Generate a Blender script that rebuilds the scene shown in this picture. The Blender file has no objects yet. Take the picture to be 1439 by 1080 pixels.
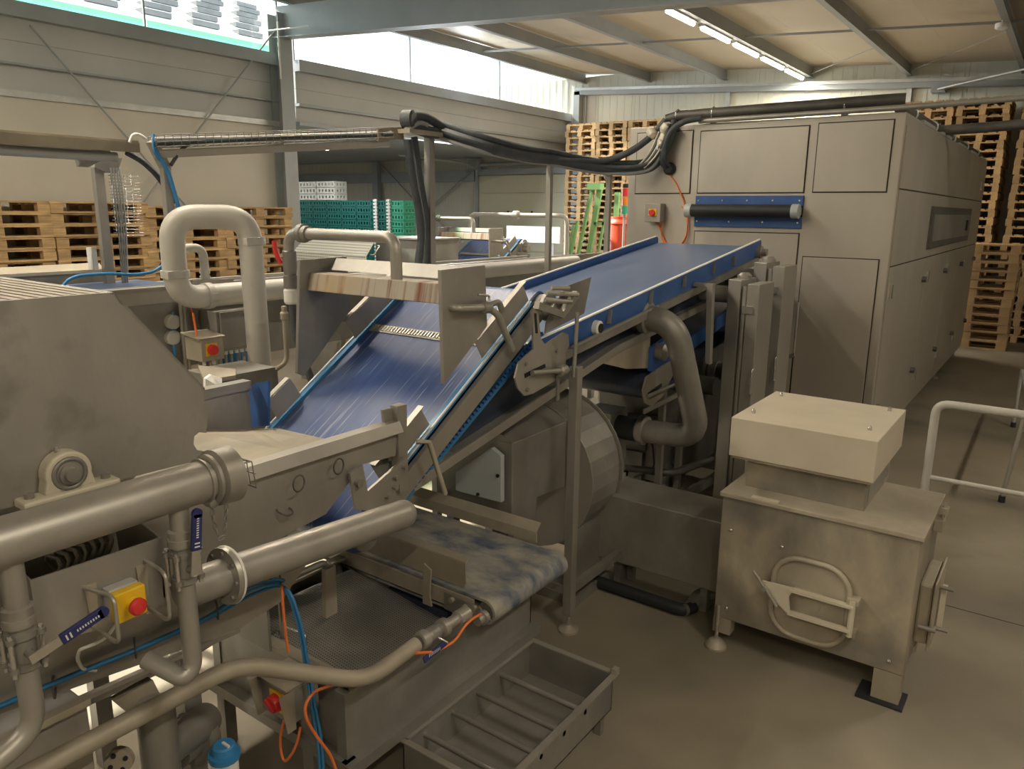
import bpy, math, random
import numpy as np
from mathutils import Vector, Matrix

# ---------------------------------------------------------------- camera
SC = bpy.context.scene
COL = SC.collection
IMG_W, IMG_H = 1439, 1080
F_PX, PITCH, ROLL, YAW, CAM_H = 1066.0, math.radians(12.94), math.radians(.6), math.radians(35.85), 2.2
_cp, _sp = math.cos(PITCH), math.sin(PITCH)
FW = Vector((-math.sin(YAW) * _cp, math.cos(YAW) * _cp, -_sp))
_r = Vector((math.cos(YAW), math.sin(YAW), 0)); _u = _r.cross(FW)
RT = math.cos(ROLL) * _r + math.sin(ROLL) * _u
UP = -math.sin(ROLL) * _r + math.cos(ROLL) * _u
CAM = Vector((0, 0, CAM_H))
cd = bpy.data.cameras.new('camera'); cam = bpy.data.objects.new('camera', cd); COL.objects.link(cam)
cd.sensor_fit = 'HORIZONTAL'; cd.sensor_width = 36; cd.lens = F_PX / IMG_W * 36; cd.clip_end = 200; cd.clip_start = .05
m = Matrix.Identity(4)
for i, a in enumerate((RT, UP, -FW)):
    for k in range(3): m[k][i] = a[k]
m.translation = CAM; cam.matrix_world = m
SC.camera = cam

# ---------------------------------------------------------------- world, sun, window daylight, exposure
SC.view_settings.view_transform = 'Standard'; SC.view_settings.look = 'None'
SC.view_settings.gamma = 1; SC.view_settings.exposure = 0.32; SC.view_settings.use_curve_mapping = False
W = bpy.data.worlds.new('sky'); SC.world = W; W.use_nodes = True
bg = W.node_tree.nodes['Background']; bg.inputs[0].default_value = (.83, .93, 1, 1); bg.inputs[1].default_value = 2.2
sd = bpy.data.lights.new('sun', 'SUN'); sun = bpy.data.objects.new('sun', sd); COL.objects.link(sun)
sd.energy = 16; sd.angle = math.radians(1.0); sd.color = (1, .9, .74)
sun.rotation_euler = Vector((.80, .10, -.545)).to_track_quat('-Z', 'Y').to_euler()

def area(name, loc, direction, sx, sy, watts, color):
    d = bpy.data.lights.new(name, 'AREA'); d.shape = 'RECTANGLE'; d.size = sx; d.size_y = sy
    d.energy = watts; d.color = color
    o = bpy.data.objects.new(name, d); COL.objects.link(o); o.location = loc
    o.rotation_euler = Vector(direction).to_track_quat('-Z', 'Z').to_euler()
    return o
# daylight falling in through the strip windows of the long wall
area('window_daylight_near', (-10.80, 2.0, 4.95), (1, .1, -.45), 12.5, .55, 620, (.92, .96, 1))
area('window_daylight_far', (-10.80, 13.1, 4.95), (1, 0, -.45), 8.2, .55, 520, (.90, .96, 1))

# ---------------------------------------------------------------- helpers
def P(px, py, X=None, Y=None, Z=None, D=None):
    """point of the place seen at a photo pixel, on the plane X=, Y= or Z="""
    d = FW + (px - 719.5) / F_PX * RT - (py - 540) / F_PX * UP
    if X is not None: t = (X - CAM.x) / d.x
    elif Y is not None: t = (Y - CAM.y) / d.y
    elif Z is not None: t = (Z - CAM.z) / d.z
    else: t = D
    return CAM + t * d

MATS = {}
def nodemat(name):
    mt = bpy.data.materials.new(name); mt.use_nodes = True
    MATS[name] = mt
    nt = mt.node_tree
    return mt, nt, nt.nodes['Principled BSDF']

def rgb(c): return (c[0], c[1], c[2], 1)

def plain(name, c, rough=.5, metal=0.0, emit=None, estr=0, spec=None):
    mt, nt, b = nodemat(name)
    b.inputs['Base Color'].default_value = rgb(c); b.inputs['Roughness'].default_value = rough; b.inputs['Metallic'].default_value = metal
    if emit: b.inputs['Emission Color'].default_value = rgb(emit); b.inputs['Emission Strength'].default_value = estr
    if spec is not None: b.inputs['Specular IOR Level'].default_value = spec
    return mt

def noisy(name, c1, c2, scale=3, stretch=(1, 1, 1), rough=(.4, .6), metal=0.0, bump=0.0, bscale=60, c3=None, s3=.6, detail=6, lo=.35, hi=.68, rand=0.0, t3=(.48, .68)):
    mt, nt, b = nodemat(name)
    N, Lk = nt.nodes, nt.links
    tc = N.new('ShaderNodeTexCoord'); mp = N.new('ShaderNodeMapping'); mp.inputs['Scale'].default_value = stretch
    Lk.new(tc.outputs['Object'], mp.inputs[0])
    n = N.new('ShaderNodeTexNoise'); n.inputs['Scale'].default_value = scale; n.inputs['Detail'].default_value = detail; n.inputs['Roughness'].default_value = .6
    Lk.new(mp.outputs[0], n.inputs[0])
    r = N.new('ShaderNodeValToRGB'); r.color_ramp.elements[0].position = lo; r.color_ramp.elements[1].position = hi
    r.color_ramp.elements[0].color = rgb(c1); r.color_ramp.elements[1].color = rgb(c2)
    Lk.new(n.outputs['Fac'], r.inputs[0]); out = r.outputs[0]
    if c3:
        n3 = N.new('ShaderNodeTexNoise'); n3.inputs['Scale'].default_value = s3; n3.inputs['Detail'].default_value = 5
        Lk.new(tc.outputs['Object'], n3.inputs[0])
        r3 = N.new('ShaderNodeMapRange'); r3.inputs[1].default_value = t3[0]; r3.inputs[2].default_value = t3[1]
        Lk.new(n3.outputs['Fac'], r3.inputs[0])
        mx = N.new('ShaderNodeMix'); mx.data_type = 'RGBA'; mx.inputs['B'].default_value = rgb(c3)
        Lk.new(r3.outputs[0], mx.inputs[0]); Lk.new(out, mx.inputs['A']); out = mx.outputs['Result']
    if rand:
        oi = N.new('ShaderNodeObjectInfo'); hs = N.new('ShaderNodeHueSaturation')
        mr = N.new('ShaderNodeMapRange'); mr.inputs[3].default_value = 1 - rand; mr.inputs[4].default_value = 1 + rand
        Lk.new(oi.outputs['Random'], mr.inputs[0]); Lk.new(mr.outputs[0], hs.inputs['Value']); Lk.new(out, hs.inputs['Color']); out = hs.outputs[0]
    Lk.new(out, b.inputs['Base Color'])
    rr = N.new('ShaderNodeMapRange'); rr.inputs[3].default_value = rough[0]; rr.inputs[4].default_value = rough[1]
    Lk.new(n.outputs['Fac'], rr.inputs[0]); Lk.new(rr.outputs[0], b.inputs['Roughness'])
    b.inputs['Metallic'].default_value = metal
    if bump:
        n2 = N.new('ShaderNodeTexNoise'); n2.inputs['Scale'].default_value = bscale; n2.inputs['Detail'].default_value = 3
        Lk.new(mp.outputs[0], n2.inputs[0])
        bp = N.new('ShaderNodeBump'); bp.inputs['Strength'].default_value = bump; bp.inputs['Distance'].default_value = .01
        Lk.new(n2.outputs['Fac'], bp.inputs['Height']); Lk.new(bp.outputs[0], b.inputs['Normal'])
    return mt

def glassmat(name, tint, gloss=.08):
    mt = bpy.data.materials.new(name); mt.use_nodes = True; MATS[name] = mt
    nt = mt.node_tree; N, Lk = nt.nodes, nt.links
    N.remove(N['Principled BSDF'])
    t = N.new('ShaderNodeBsdfTransparent'); t.inputs[0].default_value = rgb(tint)
    g = N.new('ShaderNodeBsdfGlossy'); g.inputs['Roughness'].default_value = .1
    x = N.new('ShaderNodeMixShader'); x.inputs[0].default_value = gloss
    Lk.new(t.outputs[0], x.inputs[1]); Lk.new(g.outputs[0], x.inputs[2]); Lk.new(x.outputs[0], N['Material Output'].inputs[0])
    return mt

# colours of the things themselves
noisy('steel_cover', (.33, .312, .282), (.45, .425, .385), 2.2, (1, 1, .5), (.36, .55), .5, .06, 70, (.17, .158, .14), 3.4, t3=(.56, .70))
noisy('steel', (.33, .312, .282), (.45, .425, .385), 2.2, (1, 1, .5), (.36, .55), .55, .06, 70, (.37, .335, .285), .9)
noisy('steel_dusty', (.34, .30, .235), (.48, .43, .345), 3.2, (1, 1, .6), (.5, .75), .3, .05, 60, (.30, .26, .20), 1.6)
noisy('steel_patchy', (.24, .22, .185), (.50, .435, .33), 3.0, (1, 1, .5), (.4, .7), .35, .06, 50, (.19, .18, .165), 2.4)
noisy('hood_dust', (.50, .445, .35), (.58, .52, .42), 2.5, (1, 1, 1), (.6, .8), .1, .03, 70)
noisy('steel_worn_shade', (.25, .24, .22), (.36, .34, .305), 4, (1, 1, .7), (.38, .6), .5, .08, 50, (.23, .22, .205), 2.2)  # worn steel; also stands in for shade on collecting tank and catch tray
noisy('steel_dryer', (.42, .39, .345), (.52, .48, .42), 1.6, (1, 1, .4), (.38, .5), .5, .03, 90, (.46, .42, .365), .7)
noisy('steel_rusty', (.40, .36, .30), (.22, .085, .045), 9, (3.2, .3, .10), (.5, .8), .2, .1, 40, (.42, .32, .20), 4, lo=.50, hi=.66)
noisy('pipe_steel', (.36, .34, .305), (.45, .43, .39), 5, (1, 1, 1), (.36, .5), .55, .03, 60)
noisy('pipe_plastic', (.47, .455, .42), (.55, .53, .49), 4, (1, 1, 1), (.35, .5), 0, .02, 60)
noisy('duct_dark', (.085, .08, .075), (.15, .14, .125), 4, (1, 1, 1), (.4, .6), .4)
noisy('belt_blue', (.018, .055, .23), (.045, .10, .30), 3.5, (10, .6, .6), (.30, .5), 0, .05, 120, (.085, .12, .235), 1.6)
noisy('belt_pale', (.10, .15, .28), (.15, .20, .33), 2.5, (3, .6, 1), (.3, .45), 0, .03, 90)
noisy('belt_dirty', (.36, .34, .29), (.06, .085, .15), 6, (1, 1.6, 1), (.6, .85), 0, .2, 160, (.44, .40, .32), 3)
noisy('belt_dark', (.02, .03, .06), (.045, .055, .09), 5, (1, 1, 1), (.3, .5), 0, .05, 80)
noisy('blue_plate', (.025, .085, .28), (.05, .13, .37), 4, (1, 1, 1), (.35, .5), 0, .02)
plain('blue_edge', (.03, .17, .36), .35)
plain('blue_white_edge', (.62, .68, .74), .4)
plain('navy', (.025, .03, .13), .45)
plain('white_print', (.7, .7, .72), .5)
plain('yellow', (.80, .50, .02), .45)
plain('red', (.66, .035, .035), .4)
plain('orange_cable', (.80, .20, .05), .5)
plain('blue_cable', (.04, .22, .48), .45)
plain('grey_cable', (.30, .31, .32), .5)
plain('white_plastic', (.78, .78, .75), .5)
plain('grey_plastic', (.42, .42, .41), .5)
plain('panel_grey', (.42, .45, .46), .45)
plain('rubber', (.018, .02, .024), .6)
noisy('hose', (.045, .055, .065), (.08, .09, .10), 6, (1, 1, 1), (.45, .65), 0, .3, 140)
plain('black', (.012, .012, .012), .6)
plain('seam', (.05, .043, .035), .8)
plain('chrome', (.6, .58, .55), .25, .8)
plain('cast_iron', (.60, .55, .44), .5, .1)
noisy('wood', (.44, .28, .13), (.64, .45, .24), 5, (1, 8, 8), (.7, .9), 0, .1, 40, (.36, .24, .12), 1.2, rand=.18)
noisy('concrete', (.22, .19, .145), (.31, .27, .205), 1.6, (1, 1, 1), (.45, .8), 0, .08, 30, (.15, .135, .105), .8, detail=9, t3=(.48, .66))
noisy('wall_upper', (.47, .485, .48), (.53, .54, .53), 1.0, (1, 1, 1), (.45, .55))
noisy('wall_panel', (.58, .555, .485), (.63, .60, .53), 1.0, (1, 1, 1), (.5, .6))
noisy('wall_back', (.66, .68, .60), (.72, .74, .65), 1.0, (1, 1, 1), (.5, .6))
noisy('grey_paint', (.33, .36, .38), (.39, .42, .44), 1.5, (1, 1, 1), (.45, .6), .15)
noisy('galvanised', (.50, .52, .52), (.62, .63, .62), 6, (1, 1, 1), (.35, .5), .5)
noisy('roof_panel', (.56, .50, .40), (.62, .56, .45), .8, (1, 1, 1), (.5, .65))
plain('door_cream', (.62, .60, .46), .5)
plain('green_crate', (.012, .13, .115), .45)
plain('green_light', (.06, .42, .27), .45)
plain('white_crate', (.70, .70, .64), .5)
plain('green_paint', (.20, .43, .17), .5)
plain('red_plastic', (.75, .09, .04), .45)
plain('amber', (.85, .25, .03), .3)
plain('lamp_tube', (1, 1, 1), .5, 0, (1, .93, .78), 14)
plain('sheet_white', (.92, .92, .90), .5)
noisy('roof_tile', (.16, .16, .165), (.22, .22, .22), 4)
plain('green_tint', (.30, .62, .46), .4)
glassmat('glass', (.97, .99, .98)); glassmat('glass_green', (.50, .86, .66))

def scratches(name, col, stretch, scale, lo, hi, amount):
    # thin pale wear lines along the running direction of the belt
    nt = MATS[name].node_tree; N, Lk = nt.nodes, nt.links; b = N['Principled BSDF']
    src = b.inputs['Base Color'].links[0].from_socket
    tc = N.new('ShaderNodeTexCoord'); mp = N.new('ShaderNodeMapping'); mp.inputs['Scale'].default_value = stretch
    n = N.new('ShaderNodeTexNoise'); n.inputs['Scale'].default_value = scale; n.inputs['Detail'].default_value = 2
    r = N.new('ShaderNodeMapRange'); r.inputs[1].default_value = lo; r.inputs[2].default_value = hi; r.inputs[4].default_value = amount
    x = N.new('ShaderNodeMix'); x.data_type = 'RGBA'; x.inputs['B'].default_value = rgb(col)
    Lk.new(tc.outputs['Object'], mp.inputs[0]); Lk.new(mp.outputs[0], n.inputs[0]); Lk.new(n.outputs['Fac'], r.inputs[0])
    Lk.new(r.outputs[0], x.inputs[0]); Lk.new(src, x.inputs['A']); Lk.new(x.outputs['Result'], b.inputs['Base Color'])
scratches('belt_blue', (.36, .42, .55), (14, .5, .5), 6, .62, .70, .6)

class MB:
    def __init__(s): s.v = []; s.f = []; s.sm = []; s.mi = []
    def add(s, vs, fs, smooth=False):
        o = len(s.v); s.v += [tuple(v) for v in vs]
        for f in fs: s.f.append([i + o for i in f]); s.sm.append(smooth)
        return s
    def box(s, x0, x1, y0, y1, z0, z1):
        x0, x1 = min(x0, x1), max(x0, x1); y0, y1 = min(y0, y1), max(y0, y1); z0, z1 = min(z0, z1), max(z0, z1)
        v = [(x0, y0, z0), (x1, y0, z0), (x1, y1, z0), (x0, y1, z0), (x0, y0, z1), (x1, y0, z1), (x1, y1, z1), (x0, y1, z1)]
        return s.add(v, [(0, 3, 2, 1), (4, 5, 6, 7), (0, 1, 5, 4), (1, 2, 6, 5), (2, 3, 7, 6), (3, 0, 4, 7)])
    def bar(s, a, b, w, h, up=(0, 0, 1)):
        """rectangular bar from a to b, w across, h along up"""
        a, b = Vector(a), Vector(b); d = (b - a).normalized(); u = Vector(up)
        u = (u - d * u.dot(d))
        if u.length < 1e-4: u = Vector((0, 1, 0)) - d * d.y
        u.normalize(); x = d.cross(u)
        q = [x * w / 2 + u * h / 2, -x * w / 2 + u * h / 2, -x * w / 2 - u * h / 2, x * w / 2 - u * h / 2]
        v = [a + k for k in q] + [b + k for k in q]
        return s.add(v, [(3, 2, 1, 0), (4, 5, 6, 7), (0, 1, 5, 4), (1, 2, 6, 5), (2, 3, 7, 6), (3, 0, 4, 7)])
    def prism(s, poly, vec):
        """polygon (3D points) extruded by vec"""
        n = len(poly); vec = Vector(vec); p = [Vector(q) for q in poly]
        nrm = Vector((0, 0, 0))
        for i in range(n): nrm += p[i].cross(p[(i + 1) % n])
        if nrm.dot(vec) > 0: p.reverse()
        v = p + [q + vec for q in p]
        fs = [tuple(range(n)), tuple(range(2 * n - 1, n - 1, -1))]
        for i in range(n):
            k = (i + 1) % n; fs.append((k, i, i + n, k + n))
        return s.add(v, fs)
    def tube(s, pts, r, seg=10, fillet=0.0, fs=6, closed=False, caps=True):
        p = [Vector(q) for q in pts]
        if fillet and not closed:
            out = [p[0]]
            for i in range(1, len(p) - 1):
                a, b, c = p[i - 1], p[i], p[i + 1]
                d1 = (a - b); d2 = (c - b); l = min(fillet, d1.length * .49, d2.length * .49)
                d1.normalize(); d2.normalize()
                s0, s1 = b + d1 * l, b + d2 * l
                for k in range(fs + 1):
                    t = k / fs; out.append((1 - t) ** 2 * s0 + 2 * t * (1 - t) * b + t * t * s1)
            out.append(p[-1]); p = out
        q = [p[0]]
        for a in p[1:]:
            if (a - q[-1]).length > 1e-5: q.append(a)
        p = q; n = len(p)
        rr = r if isinstance(r, (list, tuple)) else [r] * n
        tang = []
        for i in range(n):
            a = p[(i - 1) % n] if (closed or i > 0) else p[0]; b = p[(i + 1) % n] if (closed or i < n - 1) else p[-1]
            tang.append((b - a).normalized())
        u = Vector((0, 0, 1)) if abs(tang[0].z) < .9 else Vector((1, 0, 0))
        u = (u - tang[0] * u.dot(tang[0])).normalized()
        rings = []
        for i in range(n):
            u = (u - tang[i] * u.dot(tang[i])).normalized(); w = tang[i].cross(u)
            rings.append([p[i] + (u * math.cos(2 * math.pi * k / seg) + w * math.sin(2 * math.pi * k / seg)) * rr[i] for k in range(seg)])
        vs = [v for g in rings for v in g]; fc = []
        for i in range(n if closed else n - 1):
            j = (i + 1) % n
            for k in range(seg):
                l = (k + 1) % seg
                fc.append((i * seg + k, i * seg + l, j * seg + l, j * seg + k))
        s.add(vs, fc, True)
        if caps and not closed:
            s.add(rings[0], [tuple(range(seg - 1, -1, -1))]); s.add(rings[-1], [tuple(range(seg))])
        return s
    def cyl(s, a, b, r, seg=14): return s.tube([a, b], r, seg)
    def lathe(s, c, axis, prof, seg=18):
        """prof: (distance along the axis, radius)"""
        c, ax = Vector(c), Vector(axis).normalized()
        u = Vector((0, 0, 1)) if abs(ax.z) < .9 else Vector((1, 0, 0)); u = (u - ax * u.dot(ax)).normalized(); w = ax.cross(u)
        ring = lambda t, r: [c + ax * t + (u * math.cos(2 * math.pi * k / seg) + w * math.sin(2 * math.pi * k / seg)) * r for k in range(seg)]
        for (t0, r0), (t1, r1) in zip(prof, prof[1:]):
            s.add(ring(t0, r0) + ring(t1, r1), [(k, (k + 1) % seg, seg + (k + 1) % seg, seg + k) for k in range(seg)], True)
        s.add(ring(*prof[0]), [tuple(range(seg - 1, -1, -1))]); s.add(ring(*prof[-1]), [tuple(range(seg))])
        return s
    def torus(s, c, axis, R, r, seg=20, rs=8):
        c, ax = Vector(c), Vector(axis).normalized()
        u = Vector((0, 0, 1)) if abs(ax.z) < .9 else Vector((1, 0, 0)); u = (u - ax * u.dot(ax)).normalized(); w = ax.cross(u)
        return s.tube([c + (u * math.cos(2 * math.pi * k / seg) + w * math.sin(2 * math.pi * k / seg)) * R for k in range(seg)], r, rs, closed=True)
    def mesh(s, name, mat, off=(0, 0, 0)):
        me = bpy.data.meshes.new(name); off = Vector(off)
        me.from_pydata([tuple(Vector(v) - off) for v in s.v], [], s.f); me.update()
        me.polygons.foreach_set('use_smooth', s.sm); me.materials.append(MATS[mat])
        return me
    def build(s, name, mat, parent=None, bev=0, kind=None, label=None, cat=None, group=None):
        off = Vector((0, 0, 0))
        if parent is not None:
            off = ROOTLOC[parent.name]
        else:
            a = np.array(s.v); off = Vector(((a[:, 0].min() + a[:, 0].max()) / 2, (a[:, 1].min() + a[:, 1].max()) / 2, a[:, 2].min()))
        o = bpy.data.objects.new(name, s.mesh(name, mat, off)); COL.objects.link(o)
        if parent is not None: o.parent = parent; ROOTLOC[o.name] = off
        else: o.location = off; ROOTLOC[o.name] = off
        if bev:
            b = o.modifiers.new('edges', 'BEVEL'); b.width = bev; b.segments = 2; b.limit_method = 'ANGLE'
        if kind: o['kind'] = kind
        if label: o['label'] = label
        if cat: o['category'] = cat
        if group: o['group'] = group
        return o
ROOTLOC = {}
def thing(name, label, cat, loc, group=None, kind=None):
    o = bpy.data.objects.new(name, None); COL.objects.link(o); o.location = loc; o.empty_display_size = .1
    ROOTLOC[o.name] = Vector(loc)
    if label: o['label'] = label
    if cat: o['category'] = cat
    if group: o['group'] = group
    if kind: o['kind'] = kind
    return o
def copy_tree(o, parent=None):
    c = o.copy(); COL.objects.link(c); c.parent = parent
    for ch in list(o.children): copy_tree(ch, c)
    return c
def V(*a): return Vector(a)
# ================================================================ the hall
XL, YB, XR, YF = -10.9, 17.4, 6.0, -6.0
ROOF = lambda x: 5.52 - .062 * (x + 10.4)          # underside of the roof panels (falls towards +X)
BOT = lambda x: 5.30 - .062 * (x + 10.4)           # underside of the purlins
fl = MB().box(-23, XR, YF, YB + .3, -.12, 0).build('floor', 'concrete', kind='structure', label='dusty grey-brown concrete floor with darker stains')
j0 = P(1340, 853, Z=0)
MB().box(-1.0, XR, j0.y - .004, j0.y + .004, 0, .0012).build('joint', 'seam', fl)

# long wall with the window strip
wl = thing('wall_left', 'cream panelled long wall with grey girts below the window strip', None, (XL, 1, 0), kind='structure')
for (z0, z1, x, mt) in [(0, 1.75, XL, 'wall_panel'), (1.754, 3.505, XL, 'wall_panel'), (3.59, 3.895, XL - .03, 'wall_upper'), (3.905, 4.17, XL, 'wall_upper'), (4.174, 4.44, XL, 'wall_upper')]:
    MB().box(x - .12, x, YF, 8.55, z0, z1).build('panel', mt, wl)
MB().box(XL - .12, XL + .05, YF, 8.5, 3.505, 3.585).build('rail', 'galvanised', wl)
MB().box(XL - .12, XL + .07, YF, 8.5, 3.885, 3.91).build('girt', 'grey_paint', wl)
MB().box(XL - .14, XL + .12, YF, 8.5, 4.44, 4.62).build('girt', 'grey_paint', wl)
a = P(42, 35, X=XL + .1); b = P(262, 290, X=XL + .1); MB().cyl(a, b + (b - a) * 1.1, .014, 8).build('brace_rod', 'grey_paint', wl)
a = P(394, 33, X=XL + .1); b = P(200, 285, X=XL + .1); MB().cyl(a, b + (b - a) * 1.1, .014, 8).build('brace_rod', 'grey_paint', wl)
# the same strip of wall over the open bay
w2 = thing('wall_bay', 'cream wall strip hanging over the open bay under the far window strip', None, (XL, 13, 3.6), kind='structure')
for (z0, z1, x, mt) in [(3.62, 3.88, XL - .03, 'wall_upper'), (3.91, 4.15, XL, 'wall_upper'), (4.154, 4.42, XL, 'wall_upper')]:
    MB().box(x - .12, x, 8.8, YB, z0, z1).build('panel', mt, w2)
MB().box(XL - .12, XL + .07, 8.8, YB, 3.87, 3.915).build('girt', 'grey_paint', w2)
MB().box(XL - .14, XL + .06, 8.8, YB, 3.56, 3.62).build('girt', 'grey_paint', w2)
MB().box(XL - .14, XL + .12, 8.8, YB, 4.42, 4.60).build('girt', 'grey_paint', w2)
# window strips
ymul = P(203, 20, X=XL).y
def strip_window(name, label, ys, z0, green):
    w = thing(name, label, None, (XL, ys[0], z0), kind='structure')
    for k, (a, b) in enumerate(zip(ys, ys[1:])):
        MB().box(XL - .02, XL - .012, a + .03, b - .03, z0 + .12, 5.55).build('pane', 'glass', w)
        if green: MB().box(XL - .011, XL - .004, a + .03, b - .03, z0, z0 + .12).build('tinted_strip', 'glass_green', w)
    for y in ys:
        MB().box(XL - .03, XL + .0, y - .012, y + .012, z0, 5.6).build('mullion', 'grey_paint', w)
    MB().box(XL - .03, XL + .02, ys[0], ys[-1], 5.50, 5.58).build('head_rail', 'grey_paint', w)
    return w
strip_window('window_1', 'long strip window with a green tinted lower edge showing a tiled roof outside', [YF, ymul - 8, ymul - 4, ymul, 8.5], 4.62, True)
strip_window('window_2', 'overexposed strip window under the roof between grey column and far corner', [8.8, 11.6, 14.5, YB], 4.60, False)
# neighbouring roof seen through the near window strip
nr = thing('neighbour_roof', 'grey tiled roof of the neighbouring building outside the strip window', 'roof', (-16, 7, 5))
MB().prism([(-14.5, -3, 5.6), (-20, -3, 8.0), (-20, -3, 7.9), (-14.5, -3, 5.5)], (0, 21, 0)).build('roof_deck', 'sheet_white', nr)
for r in range(6):
    for k in range(13):
        t = .08 + r * .13; y = 3.2 + k * 1.05 + (r % 2) * .45
        if y > 10.6 + 4 * t: continue
        c = V(-14.5 - 5.5 * t, y, 5.6 + 2.4 * t + .03)
        MB().box(c.x - .12, c.x + .12, y, y + .6, c.z - .06, c.z + .04).build('roof_tile', 'roof_tile', nr)

# frame: column, main rafter, roof
cx0, cx1 = P(397, 200, X=-10.65).y, P(415, 200, X=-10.65).y
c = thing('trim_1', 'grey steel column standing between the two window strips', None, (-10.65, (cx0 + cx1) / 2, 0), kind='structure')
for x in (-10.86, -10.62): MB().box(x - .008, x + .008, cx0, cx1, 0, 5.2).build('flange', 'grey_paint', c)
MB().box(-10.85, -10.63, (cx0 + cx1) / 2 - .006, (cx0 + cx1) / 2 + .006, 0, 5.2).build('web', 'grey_paint', c)
a, b = P(393, 40, X=-10.58), P(396, 90, X=-10.58)
MB().cyl((-10.58, cx0 - .02, 4.2), (-10.58, cx0 - .02, 5.05), .016, 8).build('conduit', 'white_plastic', c)
ym = (cx0 + cx1) / 2
ce = thing('ceiling', 'beige roof panels carried by grey purlins', None, (-3, 6, 5), kind='structure')
x = -11.2
pan = []
while x < XR:
    x1 = min(x + 1.0, XR + .2)
    MB().prism([(x, YF, ROOF(x)), (x1 - .002, YF, ROOF(x1)), (x1 - .002, YF, ROOF(x1) + .12), (x, YF, ROOF(x) + .12)], (0, YB - YF + .3, 0)).build('roof_panel', 'roof_panel', ce)
    x = x1
MB().prism([(-11.2, YF, ROOF(-11.2) + .125), (XR + .2, YF, ROOF(XR + .2) + .125), (XR + .2, YF, ROOF(XR + .2) + .2), (-11.2, YF, ROOF(-11.2) + .2)], (0, YB - YF + .3, 0)).build('roof_cover', 'grey_paint', ce)
for x in (-10.4, -8.62, -6.75, -4.88, -3.02, -1.12, .75, 2.6, 4.5):
    z = BOT(x)
    g = MB(); g.box(x - .004, x + .004, YF, YB, z, z + .215); g.box(x - .045, x + .045, YF, YB, z - .004, z + .004)
    g.build('purlin', 'grey_paint', ce)
for y in (13.2, 3.0):
    for x0, x1 in zip((-10.4, -8.62, -6.75, -4.88, -3.02, -1.12), (-8.62, -6.75, -4.88, -3.02, -1.12, .75)):
        MB().bar((x0 + .03, y, BOT(x0) + .08), (x1 - .03, y, BOT(x1) + .08), .03, .035).build('strut', 'grey_paint', ce)
MB().cyl((-3.0, 17.2, BOT(-3.0) + .06), (-1.1, 13.6, BOT(-1.1) + .06), .008, 6).build('tie_rod', 'grey_paint', ce)
MB().cyl((-4.86, 17.2, BOT(-4.86) + .06), (-3.0, 14.4, BOT(-3.0) + .06), .008, 6).build('tie_rod', 'grey_paint', ce)
RB = lambda x: 4.85 - .064 * (x + 10.9)
g = MB()
def ibeam(g, x0, x1, y, zb, zt, w=.11, t=.012):
    g.prism([(x0, y - w, zb(x0)), (x1, y - w, zb(x1)), (x1, y - w, zb(x1) + t), (x0, y - w, zb(x0) + t)], (0, 2 * w, 0))
    g.prism([(x0, y - .006, zb(x0)), (x1, y - .006, zb(x1)), (x1, y - .006, zt(x1)), (x0, y - .006, zt(x0))], (0, .012, 0))
ibeam(g, -10.8, XR, ym, RB, BOT); rb = g.build('rafter', 'grey_paint', ce)
MB().cyl((-10.85, ym - .2, 4.93), (-9.8, ym - .2, 4.88), .012, 8).build('conduit', 'white_plastic', ce)

# back wall
wb = thing('wall_back', 'pale ribbed panel wall behind the pallet stacks', None, (-4, YB, 0), kind='structure')
x = -23.0
while x < XR:
    x1 = min(x + 1.0, XR)
    g = MB(); g.box(x, x1 - .006, YB, YB + .12, 0, 5.45)
    for k in range(5): g.box(x + .07 + k * .2, x + .12 + k * .2, YB - .008, YB, 0, 5.45)
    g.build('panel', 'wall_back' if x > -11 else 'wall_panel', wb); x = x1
EB = lambda x: 5.02 - .056 * (x + 10.5)
g = MB(); g.prism([(-10.6, YB - .2, EB(-10.6)), (XR, YB - .2, EB(XR)), (XR, YB - .2, EB(XR) + .12), (-10.6, YB - .2, EB(-10.6) + .12)], (0, .19, 0)); g.build('edge_beam', 'grey_paint', wb)
g = MB(); g.prism([(-10.6, YB - .23, EB(-10.6) + .10), (XR, YB - .23, EB(XR) + .10), (XR, YB - .23, EB(XR) + .16), (-10.6, YB - .23, EB(-10.6) + .16)], (0, .05, 0)); g.build('cable_tray', 'galvanised', wb)
g = MB(); g.box(-10.62, -10.45, YB - .2, YB - .02, 0, 5.1); g.build('corner_post', 'grey_paint', wb)
g = MB(); g.box(-10.36, -10.33, YB - .06, YB - .02, 2.2, 5.0); g.build('conduit', 'grey_paint', wb)
for px in (1024, 1278):
    q = P(px, 128, Y=YB - .05); MB().box(q.x - .05, q.x + .05, YB - .1, YB - .01, 3.4, q.z + .1).build('post', 'galvanised', wb)
a, b = P(1318, 125, Y=YB - .3), P(1445, 96, Y=YB - 1.0)
MB().cyl(a, b, .025, 8).build('brace_rod', 'galvanised', wb)
MB().box(a.x - .12, a.x + .12, a.y, YB - .02, a.z - .05, a.z + .04).build('bracket', 'grey_paint', wb)
# girt, column and brace of the bay part of the back wall
MB().box(-22, -13.9, YB - .1, YB - .01, 2.98, 3.28).build('girt', 'grey_paint', wb)
MB().box(-17.83, -17.6, YB - .25, YB - .11, 0, 3.6).build('column', 'grey_paint', wb)
for (p, q) in [((530, 225), (600, 300)), ((668, 236), (606, 290)), ((606, 300), (650, 345)), ((600, 290), (560, 330))]:
    MB().cyl(P(*p, Y=YB - .12), P(*q, Y=YB - .12), .02, 6).build('brace_rod', 'grey_paint', wb)
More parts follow.
